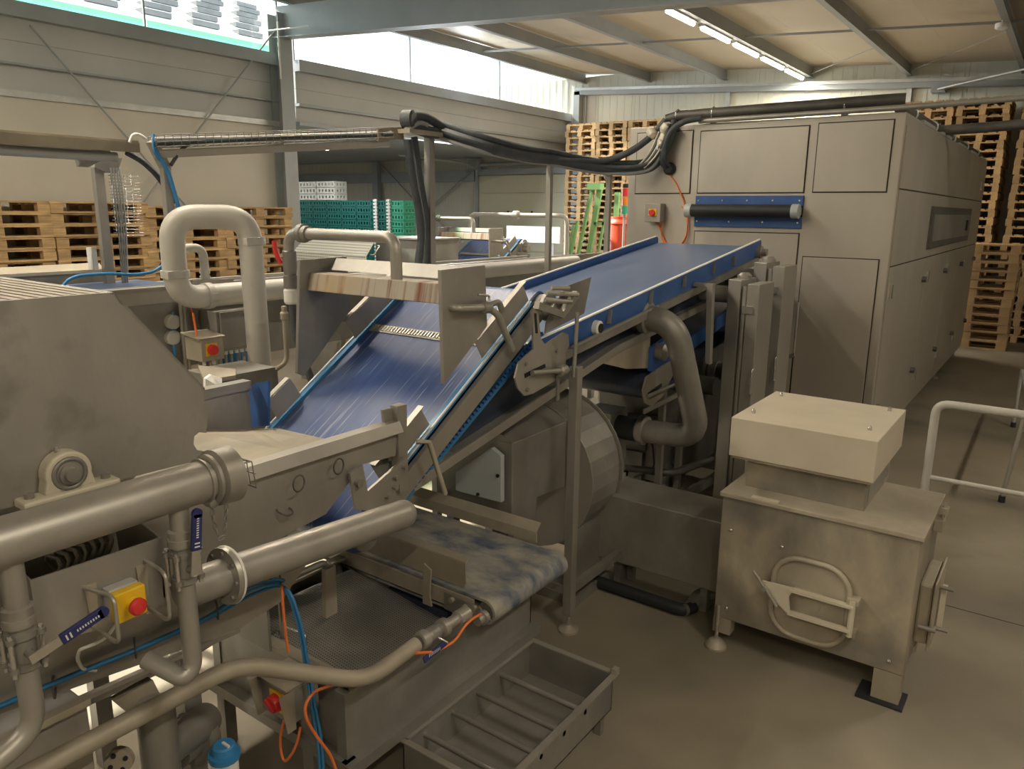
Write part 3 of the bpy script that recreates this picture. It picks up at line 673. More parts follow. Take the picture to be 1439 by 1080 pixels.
def incline(label, loc, group, full):
    """built at the near machine's place; returns root"""
    X0, X1 = -2.95, -2.05
    t = thing('incline_conveyor', label, 'conveyor', loc, group)
    g = MB(); r = .075; nrm = V(0, -S1, 1).normalized()
    ya, yb = 1.86, 3.08
    ca, cb = V(0, ya, zb(ya)) - nrm * r, V(0, yb, zb(yb)) - nrm * r
    belt_loop(g, X0 + .045, X1 - .045, ca.y, ca.z, cb.y, cb.z, r)
    be = g.build('belt', 'belt_blue', t)
    a, b = on_belt(510, 457), on_belt(612, 474); yj = (a.y + b.y) / 2
    g = MB(); c0 = V(X0 + .05, yj, zb(yj)) + nrm * .003; c1 = V(X1 - .05, yj, zb(yj)) + nrm * .003
    g.bar(c0, c1, .055, .004, nrm); g.build('joint_strip', 'steel_worn_shade', be)
    g = MB()
    for k in range(40): 
        x = X0 + .06 + k * .0205; g.bar(V(x, yj, zb(yj)) + nrm * .006 - V(0, 1, S1).normalized() * .018, V(x, yj, zb(yj)) + nrm * .006 + V(0, 1, S1).normalized() * .018, .009, .005, nrm)
    g.build('lacing', 'chrome', be)
    d = V(0, 1, S1).normalized()
    pt = lambda x, y, h: V(x, y, zb(y)) + nrm * h
    for x, s in ((X1, 1), (X0, -1)):
        o = MB().bar(pt(x, 1.98, -.055), pt(x, 3.05, -.055), .022, .085, nrm).build('side_rail', 'steel', t)
        MB().bar(pt(x - s * .03, 1.98, .004), pt(x - s * .03, 3.02, .004), .03, .018, nrm).build('edge_strip', 'blue_edge', o)
        MB().bar(pt(x - s * .012, 2.0, .016), pt(x - s * .012, 3.0, .016), .008, .008, nrm).build('bright_edge', 'blue_white_edge', o)
    # underside guide strip with teeth
    g = MB(); g.bar(pt(X1 - .01, 2.0, -.105), pt(X1 - .01, 3.0, -.168), .03, .02, nrm)
    gs = g.build('return_strip', 'blue_edge', t)
    g = MB()
    for k in range(44):
        y = 2.01 + k * .0222; h = -.088 - (y - 2.0) * .063; g.bar(pt(X1 + .004, y, h), pt(X1 + .004, y + .011, h), .012, .018, nrm)
    g.build('teeth', 'blue_plate', gs)
    # rollers
    MB().cyl((X0 + .02, cb.y, cb.z), (X1 - .01, cb.y, cb.z), r - .014, 18).build('head_roller', 'steel_worn_shade', t)
    MB().cyl((X0 + .02, ca.y, ca.z), (X1 - .01, ca.y, ca.z), r - .014, 18).build('tail_roller', 'steel_worn_shade', t)
    g = MB(); g.lathe((X1 + .0, cb.y, cb.z), (1, 0, 0), [(0, .07), (.02, .07), (.02, .03), (.06, .03)], 18); g.build('head_bearing', 'steel', t)
    # guards along the edges
    for (y0, y1) in ((2.02, 2.30), (2.66, 3.02)):
        for x in (X1 - .035, X0 + .035):
            y0 = y0 if x > -2.5 or y0 > 2.5 else 2.16
            g = MB(); g.prism([pt(x, y0, .02), pt(x, y1, .02), pt(x, y1, .13), pt(x, y0, .13)], (.004, 0, 0))
            g.prism([pt(x, y0, .13), pt(x, y1, .13), pt(x, y1, .134), pt(x, y0, .134)], (.03 if x > -2.5 else -.03, 0, 0))
            g.build('side_guard', 'steel', t)
    # spray portal: two plates, rusty beam, rear plate
    R = [P(620, 379, X=X1), P(682, 372, X=X1), P(685, 458, X=X1), P(624, 540, X=X1)]
    MB().prism(R, (-.02, 0, 0)).build('portal_plate', 'steel', t, bev=.003)
    Lp = [V(X0, R[0].y, R[0].z), V(X0, R[1].y, R[1].z), V(X0, R[2].y, R[2].z), V(X0, R[3].y - .02, R[3].z - .08), V(X0, R[3].y - .06, R[3].z - .06)]
    MB().prism(Lp, (.02, 0, 0)).build('portal_plate', 'steel_worn_shade', t, bev=.003)
    yb0 = 2.37; zt_, zl_ = P(530, 392, Y=yb0).z, P(530, 418, Y=yb0).z
    bm = MB(); bm.prism([V(X0 + .02, yb0 + .02, zt_), V(X0 + .02, yb0, zl_), V(X0 + .02, yb0 + .13, zl_ - .02), V(X0 + .02, yb0 + .13, zt_)], (X1 - X0 - .04, 0, 0))
    bmo = bm.build('spray_beam', 'steel_rusty', t, bev=.003); bmo['label'] = 'rust-streaked spray beam'
    MB().prism([V(X0 + .02, 2.56, 1.96), V(X0 + .02, 2.62, 1.955), V(X0 + .02, 2.50, zt_ + .01), V(X0 + .02, 2.495, zt_ + .01)], (X1 - X0 - .04, 0, 0)).build('rear_plate', 'steel_worn_shade', t)
    # side branch: stub, tap and downpipe on the right plate
    Xp = X1 + .045
    q0 = P(645, 433, X=Xp); q1 = P(684, 432, X=Xp); q2 = P(699, 440, X=Xp + .01); q3 = P(720, 492, X=Xp)
    br = MB().tube([V(X1, q0.y, q0.z), q0, q1, q2, q3], .016, 10, .04).build('branch_pipe', 'pipe_steel', t)
    MB().lathe(q1 - V(0, .03, 0), (0, 1, 0), [(0, .02), (.005, .026), (.045, .026), (.05, .02)], 12).build('union', 'steel_worn_shade', br)
    MB().tube([q1 + V(0, .01, .02), q1 + V(0, .02, .05), q1 + V(0, -.06, .06)], .006, 6, .02).build('tap_lever', 'chrome', br)
    MB().tube([q1 + V(0, .02, .01), q1 + V(0, .09, .02), q1 + V(0, .11, -.03)], .014, 8, .03).build('tee', 'steel_worn_shade', br)
    # spray feed pipe over the portal
    yp = 2.43
    e0, e1, e2 = P(405, 327, Y=yp), P(556, 331, Y=yp), P(557, 388, Y=yp)
    fp = MB().tube([V(e0.x, yp, zl_ - .02), V(e0.x, yp, e0.z), V(e1.x, yp, e0.z), V(e1.x, yp, zt_)], .027, 12, .075).build('feed_pipe', 'pipe_steel', t)
    MB().lathe((P(428, 327, Y=yp).x, yp, e0.z), (1, 0, 0), [(-.035, .034), (-.03, .045), (-.0, .045), (.004, .038), (.03, .036)], 14).build('union', 'steel_worn_shade', fp)
    vz = P(405, 370, Y=yp).z
    MB().lathe((e0.x, yp, vz), (0, 0, 1), [(-.12, .036), (-.06, .036), (-.055, .03), (-.02, .034), (.06, .034), (.065, .028)], 12).build('valve_body', 'steel_worn_shade', fp)
    MB().lathe((e0.x, yp, vz - .2), (0, 0, 1), [(0, .03), (.01, .038), (.07, .038), (.08, .03)], 12).build('hose_socket', 'white_plastic', fp)
    MB().tube([(e0.x - .04, yp - .02, vz), (e0.x - .055, yp - .04, vz + .05), (e0.x - .06, yp - .04, vz + .11)], .012, 8, .03).build('lever', 'red', fp)
    MB().tube([(e0.x, yp, vz - .2), (e0.x + .01, yp + .01, vz - .4), (e0.x + .06, yp + .06, vz - .62)], .02, 10, .1).build('hose', 'hose', fp)
    if full:
        # bracket plates and tie rods at the head
        Xb = -1.965
        B = lambda *q: [P(a, b_, X=Xb) for a, b_ in q]
        MB().prism(B((748, 435), (756, 435), (760, 475), (766, 484), (792, 467), (799, 470), (800, 486), (795, 496), (795, 511), (793, 527), (749, 553), (737, 556), (728, 546), (724, 531), (729, 510), (744, 496), (750, 491)), (-.01, 0, 0)).build('bracket_plate', 'steel', t)
        MB().prism([P(a, b_, X=Xb + .002) for a, b_ in ((737, 525), (766, 511), (767, 516), (738, 531))], (-.004, 0, 0)).build('slot', 'black', t)
        MB().prism([P(a, b_, X=Xb + .002) for a, b_ in ((751, 440), (754, 440), (756, 468), (753, 468))], (-.004, 0, 0)).build('slot', 'black', t)
        for q in ((738, 511), (740, 547), (781, 492)): c = P(*q, X=Xb); MB().cyl(c, c + V(.012, 0, 0), .009, 8).build('bolt', 'steel_worn_shade', t)
        Xs = -2.0
        MB().prism([P(a, b_, X=Xs) for a, b_ in ((793, 403), (831, 389), (821, 440), (766, 468), (768, 452))], (-.006, 0, 0)).build('scraper_plate', 'steel_worn_shade', t)
        MB().prism([P(a, b_, X=Xb + .02) for a, b_ in ((759, 424), (792, 437), (812, 409), (815, 416), (793, 447), (757, 434))], (-.03, 0, 0)).build('tension_bracket', 'steel', t)
        for (p, q) in (((768, 411), (812, 414)), ((766, 421), (803, 424)), ((775, 404), (800, 405))):
            MB().cyl(P(*p, X=Xb - .03), P(*q, X=Xb + .02), .012, 10).build('tie_rod', 'pipe_steel', t)
        c0, c1 = P(748, 524, X=Xb + .02), P(815, 518, X=Xb + .05)
        MB().cyl(c0, c1, .013, 10).build('tension_screw', 'steel_worn_shade', t)
        MB().lathe(P(790, 520, X=Xb + .03), (0, 1, .0), [(-.03, .022), (-.02, .03), (.02, .03), (.03, .022)], 8).build('tension_nut', 'steel_worn_shade', t)
        MB().bar(P(784, 527, X=Xb + .01), P(784, 562, X=Xb + .01), .02, .008, (1, 0, 0)).build('strap', 'steel', t)
        # tail bracket with pivots at the tank end
        Xt = -2.0
        T = lambda *q: [P(a, b_, X=Xt) for a, b_ in q]
        MB().prism(T((492, 665), (510, 653), (517, 690), (570, 643), (574, 655), (556, 690), (557, 702), (522, 718), (500, 715)), (-.012, 0, 0)).build('tail_bracket', 'steel', t)
        for q in ((502, 677), (566, 655), (554, 670), (553, 684), (543, 697)):
            c = P(*q, X=Xt); MB().cyl(c, c + V(.02, 0, 0), .016 if q[0] == 502 else .009, 10).build('bolt', 'steel_worn_shade', t)
        # folded strap hanging below
        MB().tube([P(585, 620, X=-1.98), P(603, 621, X=-1.95), P(626, 694, X=-1.95)], .012, 4).build('wear_strap', 'steel_dusty', t)
        # tail blue plate and little end plates beside the tank
        MB().prism([P(a, b_, Y=2.08) for a, b_ in ((346, 541), (377, 535), (377, 598), (346, 600))], (0, .01, 0)).build('tail_plate', 'blue_plate', t)
        MB().prism([P(a, b_, X=X1 + .0) for a, b_ in ((538, 576), (567, 570), (565, 610), (549, 648), (545, 640))], (-.012, 0, 0)).build('tail_cheek', 'steel', t)
    return t
c1 = incline('inclined blue belt conveyor under a rust-streaked spray portal beside the washing tank', (-2.5, 2.4, 0), 'inclined conveyors with spray portal', True)
for y, x in ((2.95, -2.9),):
    MB().box(x - .03, x + .03, y - .03, y + .03, 0, zb(y) - .12).build('leg', 'steel_worn_shade', c1)
c2 = incline('distant inclined blue belt conveyor under a clean spray portal behind the sorting table', (-2.5, 2.4, 0), 'inclined conveyors with spray portal', False)
for y, x in ((1.95, -2.93), (2.95, -2.93), (1.95, -2.07), (2.95, -2.07)):
    MB().box(x - .03, x + .03, y - .03, y + .03, 0, zb(y) - .10).build('leg', 'steel_worn_shade', c2)
g = MB(); g.lathe((-2.0, 3.05, 1.68), (1, 0, 0), [(0, .09), (.02, .09), (.02, .05), (.08, .05)], 16); g.build('end_motor', 'steel_worn_shade', c2)
MB().cyl((-2.0, 2.9, 1.62), (-1.8, 2.9, 1.60), .025, 10).build('stub', 'steel_worn_shade', c2)
c2.location = V(-2.5 - 4.11, 2.4 + 5.65, 0)

# support post between the two conveyors
xq, yq = -1.90, 3.17
t = thing('support_frame', 'square steel support post on a round foot beside the belt end', 'frame', (xq, yq, 0))
po = MB().box(xq - .025, xq + .025, yq - .025, yq + .025, .10, 1.45).build('post', 'steel', t, bev=.003)
MB().cyl((xq, yq, .03), (xq, yq, .11), .009, 8).build('spindle', 'chrome', t)
MB().lathe((xq, yq, 0), (0, 0, 1), [(0, .055), (.012, .055), (.022, .03), (.035, .012)], 18).build('foot', 'steel_dusty', t)
MB().cyl((xq, yq - .02, 1.40), (xq + .01, yq - .02, 1.72), .010, 8).build('threaded_rod', 'pipe_steel', t)
MB().box(xq - .02, xq + .02, yq + .02, yq + .75, .22, .26).build('bar', 'steel_worn_shade', t)
MB().box(xq - .95, xq - .02, yq - .02, yq + .02, .22, .26).build('bar', 'steel_worn_shade', t)
MB().box(xq - .02, xq + .02, yq + .71, yq + .75, 0, .26).build('post', 'steel_worn_shade', t)
MB().box(xq - .95, xq - .91, yq - .02, yq + .02, 0, 1.2).build('post', 'steel_worn_shade', t)

# ================================================================ feeding conveyor up to the dryer
X0, X1 = -2.95, -2.05
S2 = (1.99 - 1.60) / (6.26 - 3.14)
ze = lambda y: 1.60 + S2 * (y - 3.14)                 # top edge of the blue side plates
zp = lambda y: 1.15 + .19 * (y - 2.47) if y < 3.9 else 1.422 + .10 * (y - 3.9)   # lower pan
YH = 6.26
t = thing('feed_conveyor', 'long inclined conveyor with pale blue belt and blue side plates feeding the dryer', 'conveyor', (-2.5, 4.8, 0))
g = MB(); belt_loop(g, X0 + .02, X1 - .02, 3.16, ze(3.16) - .055 - .06, YH - .06, ze(YH) - .055 - .06, .06)
g.build('belt', 'belt_pale', t)
for x, s in ((X1, 1), (X0, -1)):
    g = MB(); xx = x if s > 0 else x - .012
    y0 = 3.02
    g.prism([V(xx, y0, ze(y0)), V(xx, YH - .03, ze(YH)), V(xx, YH, ze(YH) - .02), V(xx, YH, ze(YH) - .15), V(xx, y0, ze(y0) - .10)], (.012, 0, 0))
    pl = g.build('side_plate', 'blue_plate', t)
    MB().bar(V(xx + .006, y0, ze(y0)), V(xx + .006, YH - .03, ze(YH)), .016, .008).build('white_edge', 'sheet_white', pl)
    MB().bar(V(x + s * .02, 3.1, ze(3.1) - .135), V(x + s * .02, YH - .1, ze(YH) - .165), .03, .05).build('rail', 'steel_worn_shade', t)
    MB().bar(V(x + s * .045, 3.3, ze(3.3) - .105), V(x + s * .045, 4.3, ze(4.3) - .11), .012, .012).build('round_bar', 'pipe_steel', t)
    if s > 0:
        for (px, py) in ((1031, 357), (1003, 367), (962, 385), (915, 406), (857, 432)):
            q = P(px, py, X=x + .02)
            MB().bar(V(x + .018, q.y + .012, q.z - .015), V(x + .034, q.y - .03, q.z - .085), .008, .022, (1, 0, 0)).build('fin', 'steel_worn_shade', pl)
# inner frame plate, pan and lip
g = MB(); ys = [2.45, 2.8, 3.1, 3.9, 5.0, 6.2]
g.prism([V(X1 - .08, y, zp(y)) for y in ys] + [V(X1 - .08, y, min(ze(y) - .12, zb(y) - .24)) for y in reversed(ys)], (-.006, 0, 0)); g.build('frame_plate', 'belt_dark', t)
g = MB()
for a, b in zip(ys, ys[1:]): g.bar(V(-2.5, a, zp(a)), V(-2.5, b, zp(b)), .9, .006)
g.build('drip_pan', 'steel_worn_shade', t)
MB().bar(V(X1, 2.15, zp(2.15)), V(X1, 3.9, zp(3.9)), .012, .045).build('pan_lip', 'steel', t)
MB().bar(V(X1, 3.9, zp(3.9)), V(X1, 5.2, zp(5.2)), .012, .045).build('pan_lip', 'steel', t)
MB().bar(V(X0, 2.15, zp(2.15)), V(X0, 5.2, zp(5.2)), .012, .045).build('pan_lip', 'steel', t)
c = P(845, 461, X=X1 + .05); g = MB(); g.lathe(c - V(.06, 0, 0), (1, 0, 0), [(0, .04), (.02, .042), (.05, .04), (.055, .028)], 16); g.build('pipe_stub', 'white_plastic', t)
MB().cyl(c - V(.005, 0, 0), c + V(.001, 0, 0), .026, 14).build('bore', 'black', t)
g = MB(); g.lathe((X1 - .01, YH - .08, ze(YH) - .1), (1, 0, 0), [(0, .05), (.06, .05), (.06, .03), (.1, .03)], 14); g.build('head_bearing', 'steel', t)
MB().cyl((X0, YH - .06, ze(YH) - .115), (X1, YH - .06, ze(YH) - .115), .05, 16).build('head_roller', 'steel_worn_shade', t)
for y in (3.9, 5.9):
    for x in ((X0 - .04, X1 - .02) if y > 4 else (X0 - .04,)): MB().box(x - .025, x + .025, y - .025, y + .025, 0, ze(y) - .16).build('leg', 'steel_worn_shade', t)
for x in (X0 - .04, X1 - .02): MB().box(x - .02, x + .02, 3.9, 6.4, .10, .15).build('base_bar', 'steel_worn_shade', t)
for y in (3.9, 5.9): MB().box(X0, X1, y - .02, y + .02, .10, .15).build('base_bar', 'steel_worn_shade', t)

# lower conveyor under it
t = thing('lower_conveyor', 'dark short conveyor with blue frame tucked under the feeding conveyor', 'conveyor', (-2.5, 5.5, 0))
q = P(930, 542, X=-2.0)
yc, zc = q.y + .0, q.z
g = MB(); belt_loop(g, X0 + .05, X1 - .02, yc, zc, 6.85, zc + .42, .10); g.build('belt', 'belt_dark', t)
MB().cyl((X0 + .04, yc, zc), (X1 - .01, yc, zc), .085, 18).build('tail_roller', 'rubber', t)
Xq = -2.0
MB().prism([P(a, b, X=Xq) for a, b in ((904, 548), (909, 530), (925, 518), (950, 502), (948, 522), (932, 556), (916, 571), (907, 566))], (-.012, 0, 0)).build('end_plate', 'steel', t)
MB().prism([P(a, b, X=Xq + .003) for a, b in ((911, 552), (930, 538), (930, 543), (912, 558))], (-.004, 0, 0)).build('slot', 'black', t)
MB().cyl(P(912, 556, X=Xq + .02), P(948, 540, X=Xq + .02), .012, 8).build('tension_screw', 'steel_worn_shade', t)
MB().bar(P(905, 578, X=Xq - .01), P(955, 553, X=Xq - .01), .012, .03).build('strap', 'steel_worn_shade', t)
MB().prism([P(a, b, X=-2.03) for a, b in ((918, 488), (945, 470), (942, 505), (916, 522))], (-.03, 0, 0)).build('frame_cheek', 'blue_plate', t)
MB().prism([P(a, b, X=-2.06) for a, b in ((838, 508), (914, 472), (912, 517), (880, 518))], (-.008, 0, 0)).build('chute_plate', 'steel_dusty', t)
MB().bar(V(X1 + .01, yc + .3, zc + .16), V(X1 + .01, 6.7, zc + .53), .02, .10).build('side_plate', 'blue_plate', t)
MB().bar(V(X0, yc + .3, zc + .16), V(X0, 6.7, zc + .53), .02, .10).build('side_plate', 'blue_plate', t)
g = MB(); g.lathe(P(935, 495, X=-1.98), (1, 0, 0), [(-.06, .055), (0, .055), (.01, .04), (.02, .02)], 16); g.build('drive_cap', 'steel', t)
for y in (yc + .25, 6.5):
    for x in (X0 + .02, X1 - .05): MB().box(x - .02, x + .02, y - .02, y + .02, 0, zc + .05 + (y - yc) * .18).build('leg', 'steel_worn_shade', t)
q = P(950, 698, Z=0); MB().box(q.x - .022, q.x + .022, q.y - .022, q.y + .022, 0, 1.15).build('leg', 'steel_worn_shade', t)
MB().bar((q.x - .9, q.y, .30), (q.x, q.y, .30), .04, .05).build('base_bar', 'duct_dark', t)
a, b = P(955, 700, Z=.10), P(1040, 650, Z=.10); MB().bar(a, b, .05, .06).build('base_bar', 'steel_worn_shade', t)
a, b = P(860, 655, Z=.32), P(945, 665, Z=.32); MB().tube([a, b, P(1000, 645, Z=.32)], .03, 8, .1).build('base_tube', 'duct_dark', t)
# gearmotor and cables under it
q = P(893, 630, Z=.35)
t = thing('gear_motor', 'dark gear motor on the frame under the feeding conveyor', 'motor', (q.x, q.y, 0))
g = MB(); g.lathe(q + V(0, 0, .05), (1, .2, 0), [(-.18, .06), (-.16, .08), (.1, .08), (.12, .05), (.2, .05)], 14); g.build('body', 'duct_dark', t)
MB().box(q.x - .1, q.x + .1, q.y - .08, q.y + .08, 0, q.z).build('bracket', 'duct_dark', t)
MB().tube([q + V(.1, -.05, .1), q + V(.2, -.12, .12), q + V(.22, -.1, -.1), q + V(.05, -.1, -.2)], .008, 6, .06).build('cable', 'black', t)

# ================================================================ suction pipe and upright ducts
t = thing('suction_elbow', 'thick grey bent pipe with clamps leaving the side of the feeding conveyor', 'pipe', (-1.9, 4.2, 0))
yT, yB = 4.25, 4.50
pts = [P(865, 443, Y=yT), P(930, 450, Y=yT), P(945, 480, Y=yT), P(985, 612, Y=yB), P(900, 604, Y=yB), P(866, 600, Y=yB)]
p1 = [pts[0], P(948, 450, Y=yT), P(982, 615, Y=yB), pts[5]]
MB().tube(p1, .078, 16, .17, 10).build('pipe', 'steel_worn_shade', t)
for q, d in ((P(908, 446, Y=yT), (1, 0, 0)), (P(904, 604, Y=yB), (1, 0, 0))):
    MB().lathe(q, d, [(-.025, .085), (-.02, .10), (.02, .10), (.025, .085)], 18).build('clamp', 'steel', t)
MB().lathe(P(882, 444, Y=yT), (1, 0, 0), [(-.12, .082), (.03, .082)], 16).build('sleeve', 'rubber', t)
MB().lathe(P(885, 602, Y=yB), (1, 0, 0), [(-.10, .082), (.06, .082)], 16).build('sleeve', 'rubber', t)
q = P(866, 600, Y=yB); MB().box(q.x - .2, q.x + .02, yB - .12, yB + .12, 0, q.z + .12).build('plenum', 'steel_worn_shade', t)
MB().prism([P(a, b, Y=4.9) for a, b in ((975, 397), (1002, 399), (1001, 403), (997, 512), (991, 510), (993, 403), (974, 402))], (0, .05, 0)).build('bracket', 'steel', t)
def upright(px0, px1, py, Y, label, grp):
    a, b = P(px0, py, Y=Y), P(px1, py, Y=Y)
    t = thing('upright_duct', label, 'duct', ((a.x + b.x) / 2, Y, 0), grp)
    w = b.x - a.x; xm = a.x + w * .50
    MB().prism([V(a.x, Y, a.z), V(xm, Y - .04, a.z), V(xm, Y + .28, a.z), V(a.x, Y + .28, a.z)], (0, 0, -a.z + .0)).build('trunk', 'steel', t, bev=.004)
    MB().cyl((xm + .025, Y - .01, .25), (xm + .025, Y - .01, a.z - .04), .022, 10).build('hinge_tube', 'pipe_steel', t)
    o = MB().box(xm + .05, b.x + .03, Y - .05, Y + .26, .12, a.z - .02).build('door', 'steel', t, bev=.004)
    MB().tube([(xm + .14, Y - .055, .98), (xm + .14, Y - .10, .98), (xm + .14, Y - .10, 1.16), (xm + .14, Y - .055, 1.16)], .006, 8, .02).build('handle', 'chrome', o)
    MB().box(xm + .03, xm + .10, Y - .065, Y - .05, a.z - .22, a.z - .17).build('latch', 'chrome', o)
    MB().cyl((a.x - .35, Y + .14, a.z - .12), (a.x + .02, Y + .14, a.z - .12), .06, 16).build('spigot', 'pipe_steel', t)
    MB().lathe((a.x - .30, Y + .14, a.z - .12), (1, 0, 0), [(-.02, .075), (.02, .075)], 16).build('clamp', 'steel_worn_shade', t)
    MB().lathe((a.x + w * .3, Y + .14, a.z), (0, 0, 1), [(0, .05), (.02, .05), (.04, .03)], 14).build('cap', 'steel', t)
    return t
upright(1024, 1066, 392, 5.15, 'tall steel suction duct with pull handle beside the feeding conveyor, further from the dryer', 'tall suction ducts')
upright(1060, 1101, 368, 5.70, 'tall steel suction duct with bar latch beside the feeding conveyor, nearer the dryer', 'tall suction ducts')
# made-up dark heater with pipes hiding the sunlit gap behind the ducts
t = thing('dark_filler', 'made-up dark heater with round pipes under the feeding conveyor before the dryer', 'filler', (-2.5, 5.9, 0))
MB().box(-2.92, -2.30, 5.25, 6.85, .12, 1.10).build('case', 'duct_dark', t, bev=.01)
for y, z in ((5.42, .92), (5.98, .92)):
    MB().cyl((-2.31, y, z), (-2.02, y, z), .07, 16).build('pipe', 'duct_dark', t)
    MB().lathe((-2.25, y, z), (1, 0, 0), [(-.03, .085), (.03, .085)], 16).build('clamp', 'steel_worn_shade', t)
for y in (4.95, 5.2): MB().tube([(-2.75, y, .6), (-2.2, y, .62), (-2.15, y + .05, .95)], .06, 12, .12).build('pipe', 'duct_dark', t)
for x, y in ((-2.88, 5.3), (-2.34, 5.3), (-2.88, 6.8), (-2.34, 6.8)): MB().box(x - .03, x + .03, y - .03, y + .03, 0, .12).build('foot', 'steel_worn_shade', t)
# blue outlet chute with guard at the dryer
t = thing('outlet_chute', 'small steel chute with blue plate against the dryer front', 'chute', (-2.0, 6.6, 0))
MB().box(D(1098, 430).x, D(1116, 430).x, DY - .14, DY - .12, D(1110, 455).z, D(1110, 432).z).build('plate', 'blue_plate', t)
MB().prism([P(a, b, X=-1.95) for a, b in ((1090, 458), (1120, 446), (1112, 512), (1088, 530))], (-.02, 0, 0)).build('cheek', 'steel', t)
MB().cyl(P(1122, 425, Y=6.6), P(1115, 498, Y=6.6), .010, 8).build('stay', 'pipe_steel', t)
MB().cyl(P(1090, 503, Y=6.5), P(1117, 499, Y=6.5), .02, 10).build('shaft', 'steel_worn_shade', t)
MB().box(-2.35, -1.93, 6.35, 6.9, 0, P(1100, 530, X=-1.95).z).build('stand', 'steel_worn_shade', t)

# ================================================================ fan with motor housing and duct to the cabinet
t = thing('suction_fan', 'steel radial fan with curved scroll housing behind the support post', 'fan', (-2.35, 3.5, 0))
cx, cz, R0 = -2.36, .74, .44
prof = []
for k in range(25):
    a = math.radians(-100 + 280 * k / 24); rr = R0 * (1 - .10 * k / 24) if True else R0
    prof.append(V(cx + rr * math.cos(a), 3.42, cz + rr * math.sin(a)))
MB().prism(prof, (0, .34, 0)).build('scroll', 'steel_worn_shade', t, bev=.006)
for y in (3.415, 3.765): MB().prism([V(cx + (p.x - cx) * 1.04, y, cz + (p.z - cz) * 1.04) for p in prof], (0, .006, 0)).build('rim', 'steel', t)
MB().box(-2.70, -2.0, 3.40, 3.80, .0, .06).build('base', 'steel_worn_shade', t)
for x in (-2.65, -2.05): MB().box(x - .02, x + .02, 3.45, 3.75, .06, .45).build('leg', 'steel_worn_shade', t)
t2 = thing('motor_housing', 'boxy steel motor housing with a pale grey inspection panel under the conveyors', 'housing', (-2.35, 3.1, 0))
Xh = -2.08
F_ = [P(a, b, X=Xh) for a, b in ((720, 622), (797, 591), (794, 683), (755, 699), (751, 744), (720, 736))]
hs = MB(); hs.prism(F_, (-.50, 0, 0)); hs.build('case', 'steel_worn_shade', t2, bev=.006)
hs = MB(); hs.prism([F_[0], F_[1], F_[1] + V(-.16, 0, .07), F_[0] + V(-.16, 0, .07)], (-.34, 0, -.02)); hs.build('hood', 'steel_worn_shade', t2)
yv = F_[0].y - .04
q = [P(a, b, Y=yv) for a, b in ((640, 663), (690, 629), (704, 641), (704, 706), (640, 689))]
pn = MB().prism(q, (0, .03, 0)).build('inspection_panel', 'panel_grey', t2, bev=.003); pn['label'] = 'pale blue-grey panel'
for s in ((700, 668), (672, 694)): c = P(*s, Y=yv - .002); MB().cyl(c, c - V(0, .008, 0), .009, 8).build('screw', 'black', pn)
for x in (-2.50, -2.14): MB().box(x - .025, x + .025, F_[0].y + .02, F_[0].y + .07, 0, F_[5].z + .05).build('leg', 'steel_worn_shade', t2)
for k in range(3):
    a = P(630 + 6 * k, 680, Y=yv + .1); MB().tube([a, a + V(.03, 0, .08), a + V(.08, .05, .03), a + V(.03, .04, -.1), a + V(-.05, .03, -.25)], .006, 6, .05).build('cable', 'black', t2)
t = thing('air_duct', 'dark rectangular steel air duct running from the fan to the dusty cabinet', 'duct', (-1.7, 3.8, 0))
z0, z1 = P(835, 780, Y=3.72).z, P(838, 690, Y=3.72).z
xa = P(838, 740, Y=3.72).x
MB().box(xa, -1.26, 3.72, 4.06, z0, z1).build('duct', 'steel_worn_shade', t, bev=.008)
g = MB()
for (a0, a1, b0, b1) in ((3.70, 3.73, z0 - .02, z1 + .03), (4.05, 4.08, z0 - .02, z1 + .03)): g.box(xa - .012, xa + .012, a0, a1, b0, b1)
g.box(xa - .012, xa + .012, 3.7, 4.08, z1, z1 + .03); g.box(xa - .012, xa + .012, 3.7, 4.08, z0 - .03, z0)
fo = g.build('flange', 'steel', t)
for z in (z0 + .05, z1 - .05, z1 + .015):
    MB().cyl((xa, 3.695, z), (xa, 3.705, z), .008, 8).build('bolt', 'steel_worn_shade', fo)
for x in (-1.95, -1.4): MB().box(x - .02, x + .02, 3.8, 3.98, 0, z0).build('leg', 'steel_worn_shade', t)
a, b = P(835, 815, Z=.04), P(960, 857, Z=.04)
t = thing('floor_hose', 'black hose lying on the floor between support post and dusty cabinet', 'hose', (a.x, a.y, 0))
MB().tube([a + V(-.5, .1, 0), a, b, P(975, 852, Z=.04)], .035, 12, .05).build('hose', 'rubber', t)
MB().tube([b, P(972, 852, Z=.04), P(980, 835, Z=.08), P(1004, 832, Z=.08)], .035, 12, .04).build('elbow', 'steel_worn_shade', t)
# ================================================================ brush washer in front
XC = -1.92
t = thing('brush_washer', 'large stainless steel washer with slatted top, angled cover and open tank', 'washer', (-2.4, .8, 0))
C = lambda a, b, X=XC: P(a, b, X=X)
tl = C(0, 421); tr = C(160, 412); sh = C(288, 545); br_ = C(291, 640); bl = C(0, 716)
ztop = (tl.z + tr.z) / 2
y0 = tl.y - .6
dz = (bl.z - br_.z)
nb = lambda a, b: C(a, b)
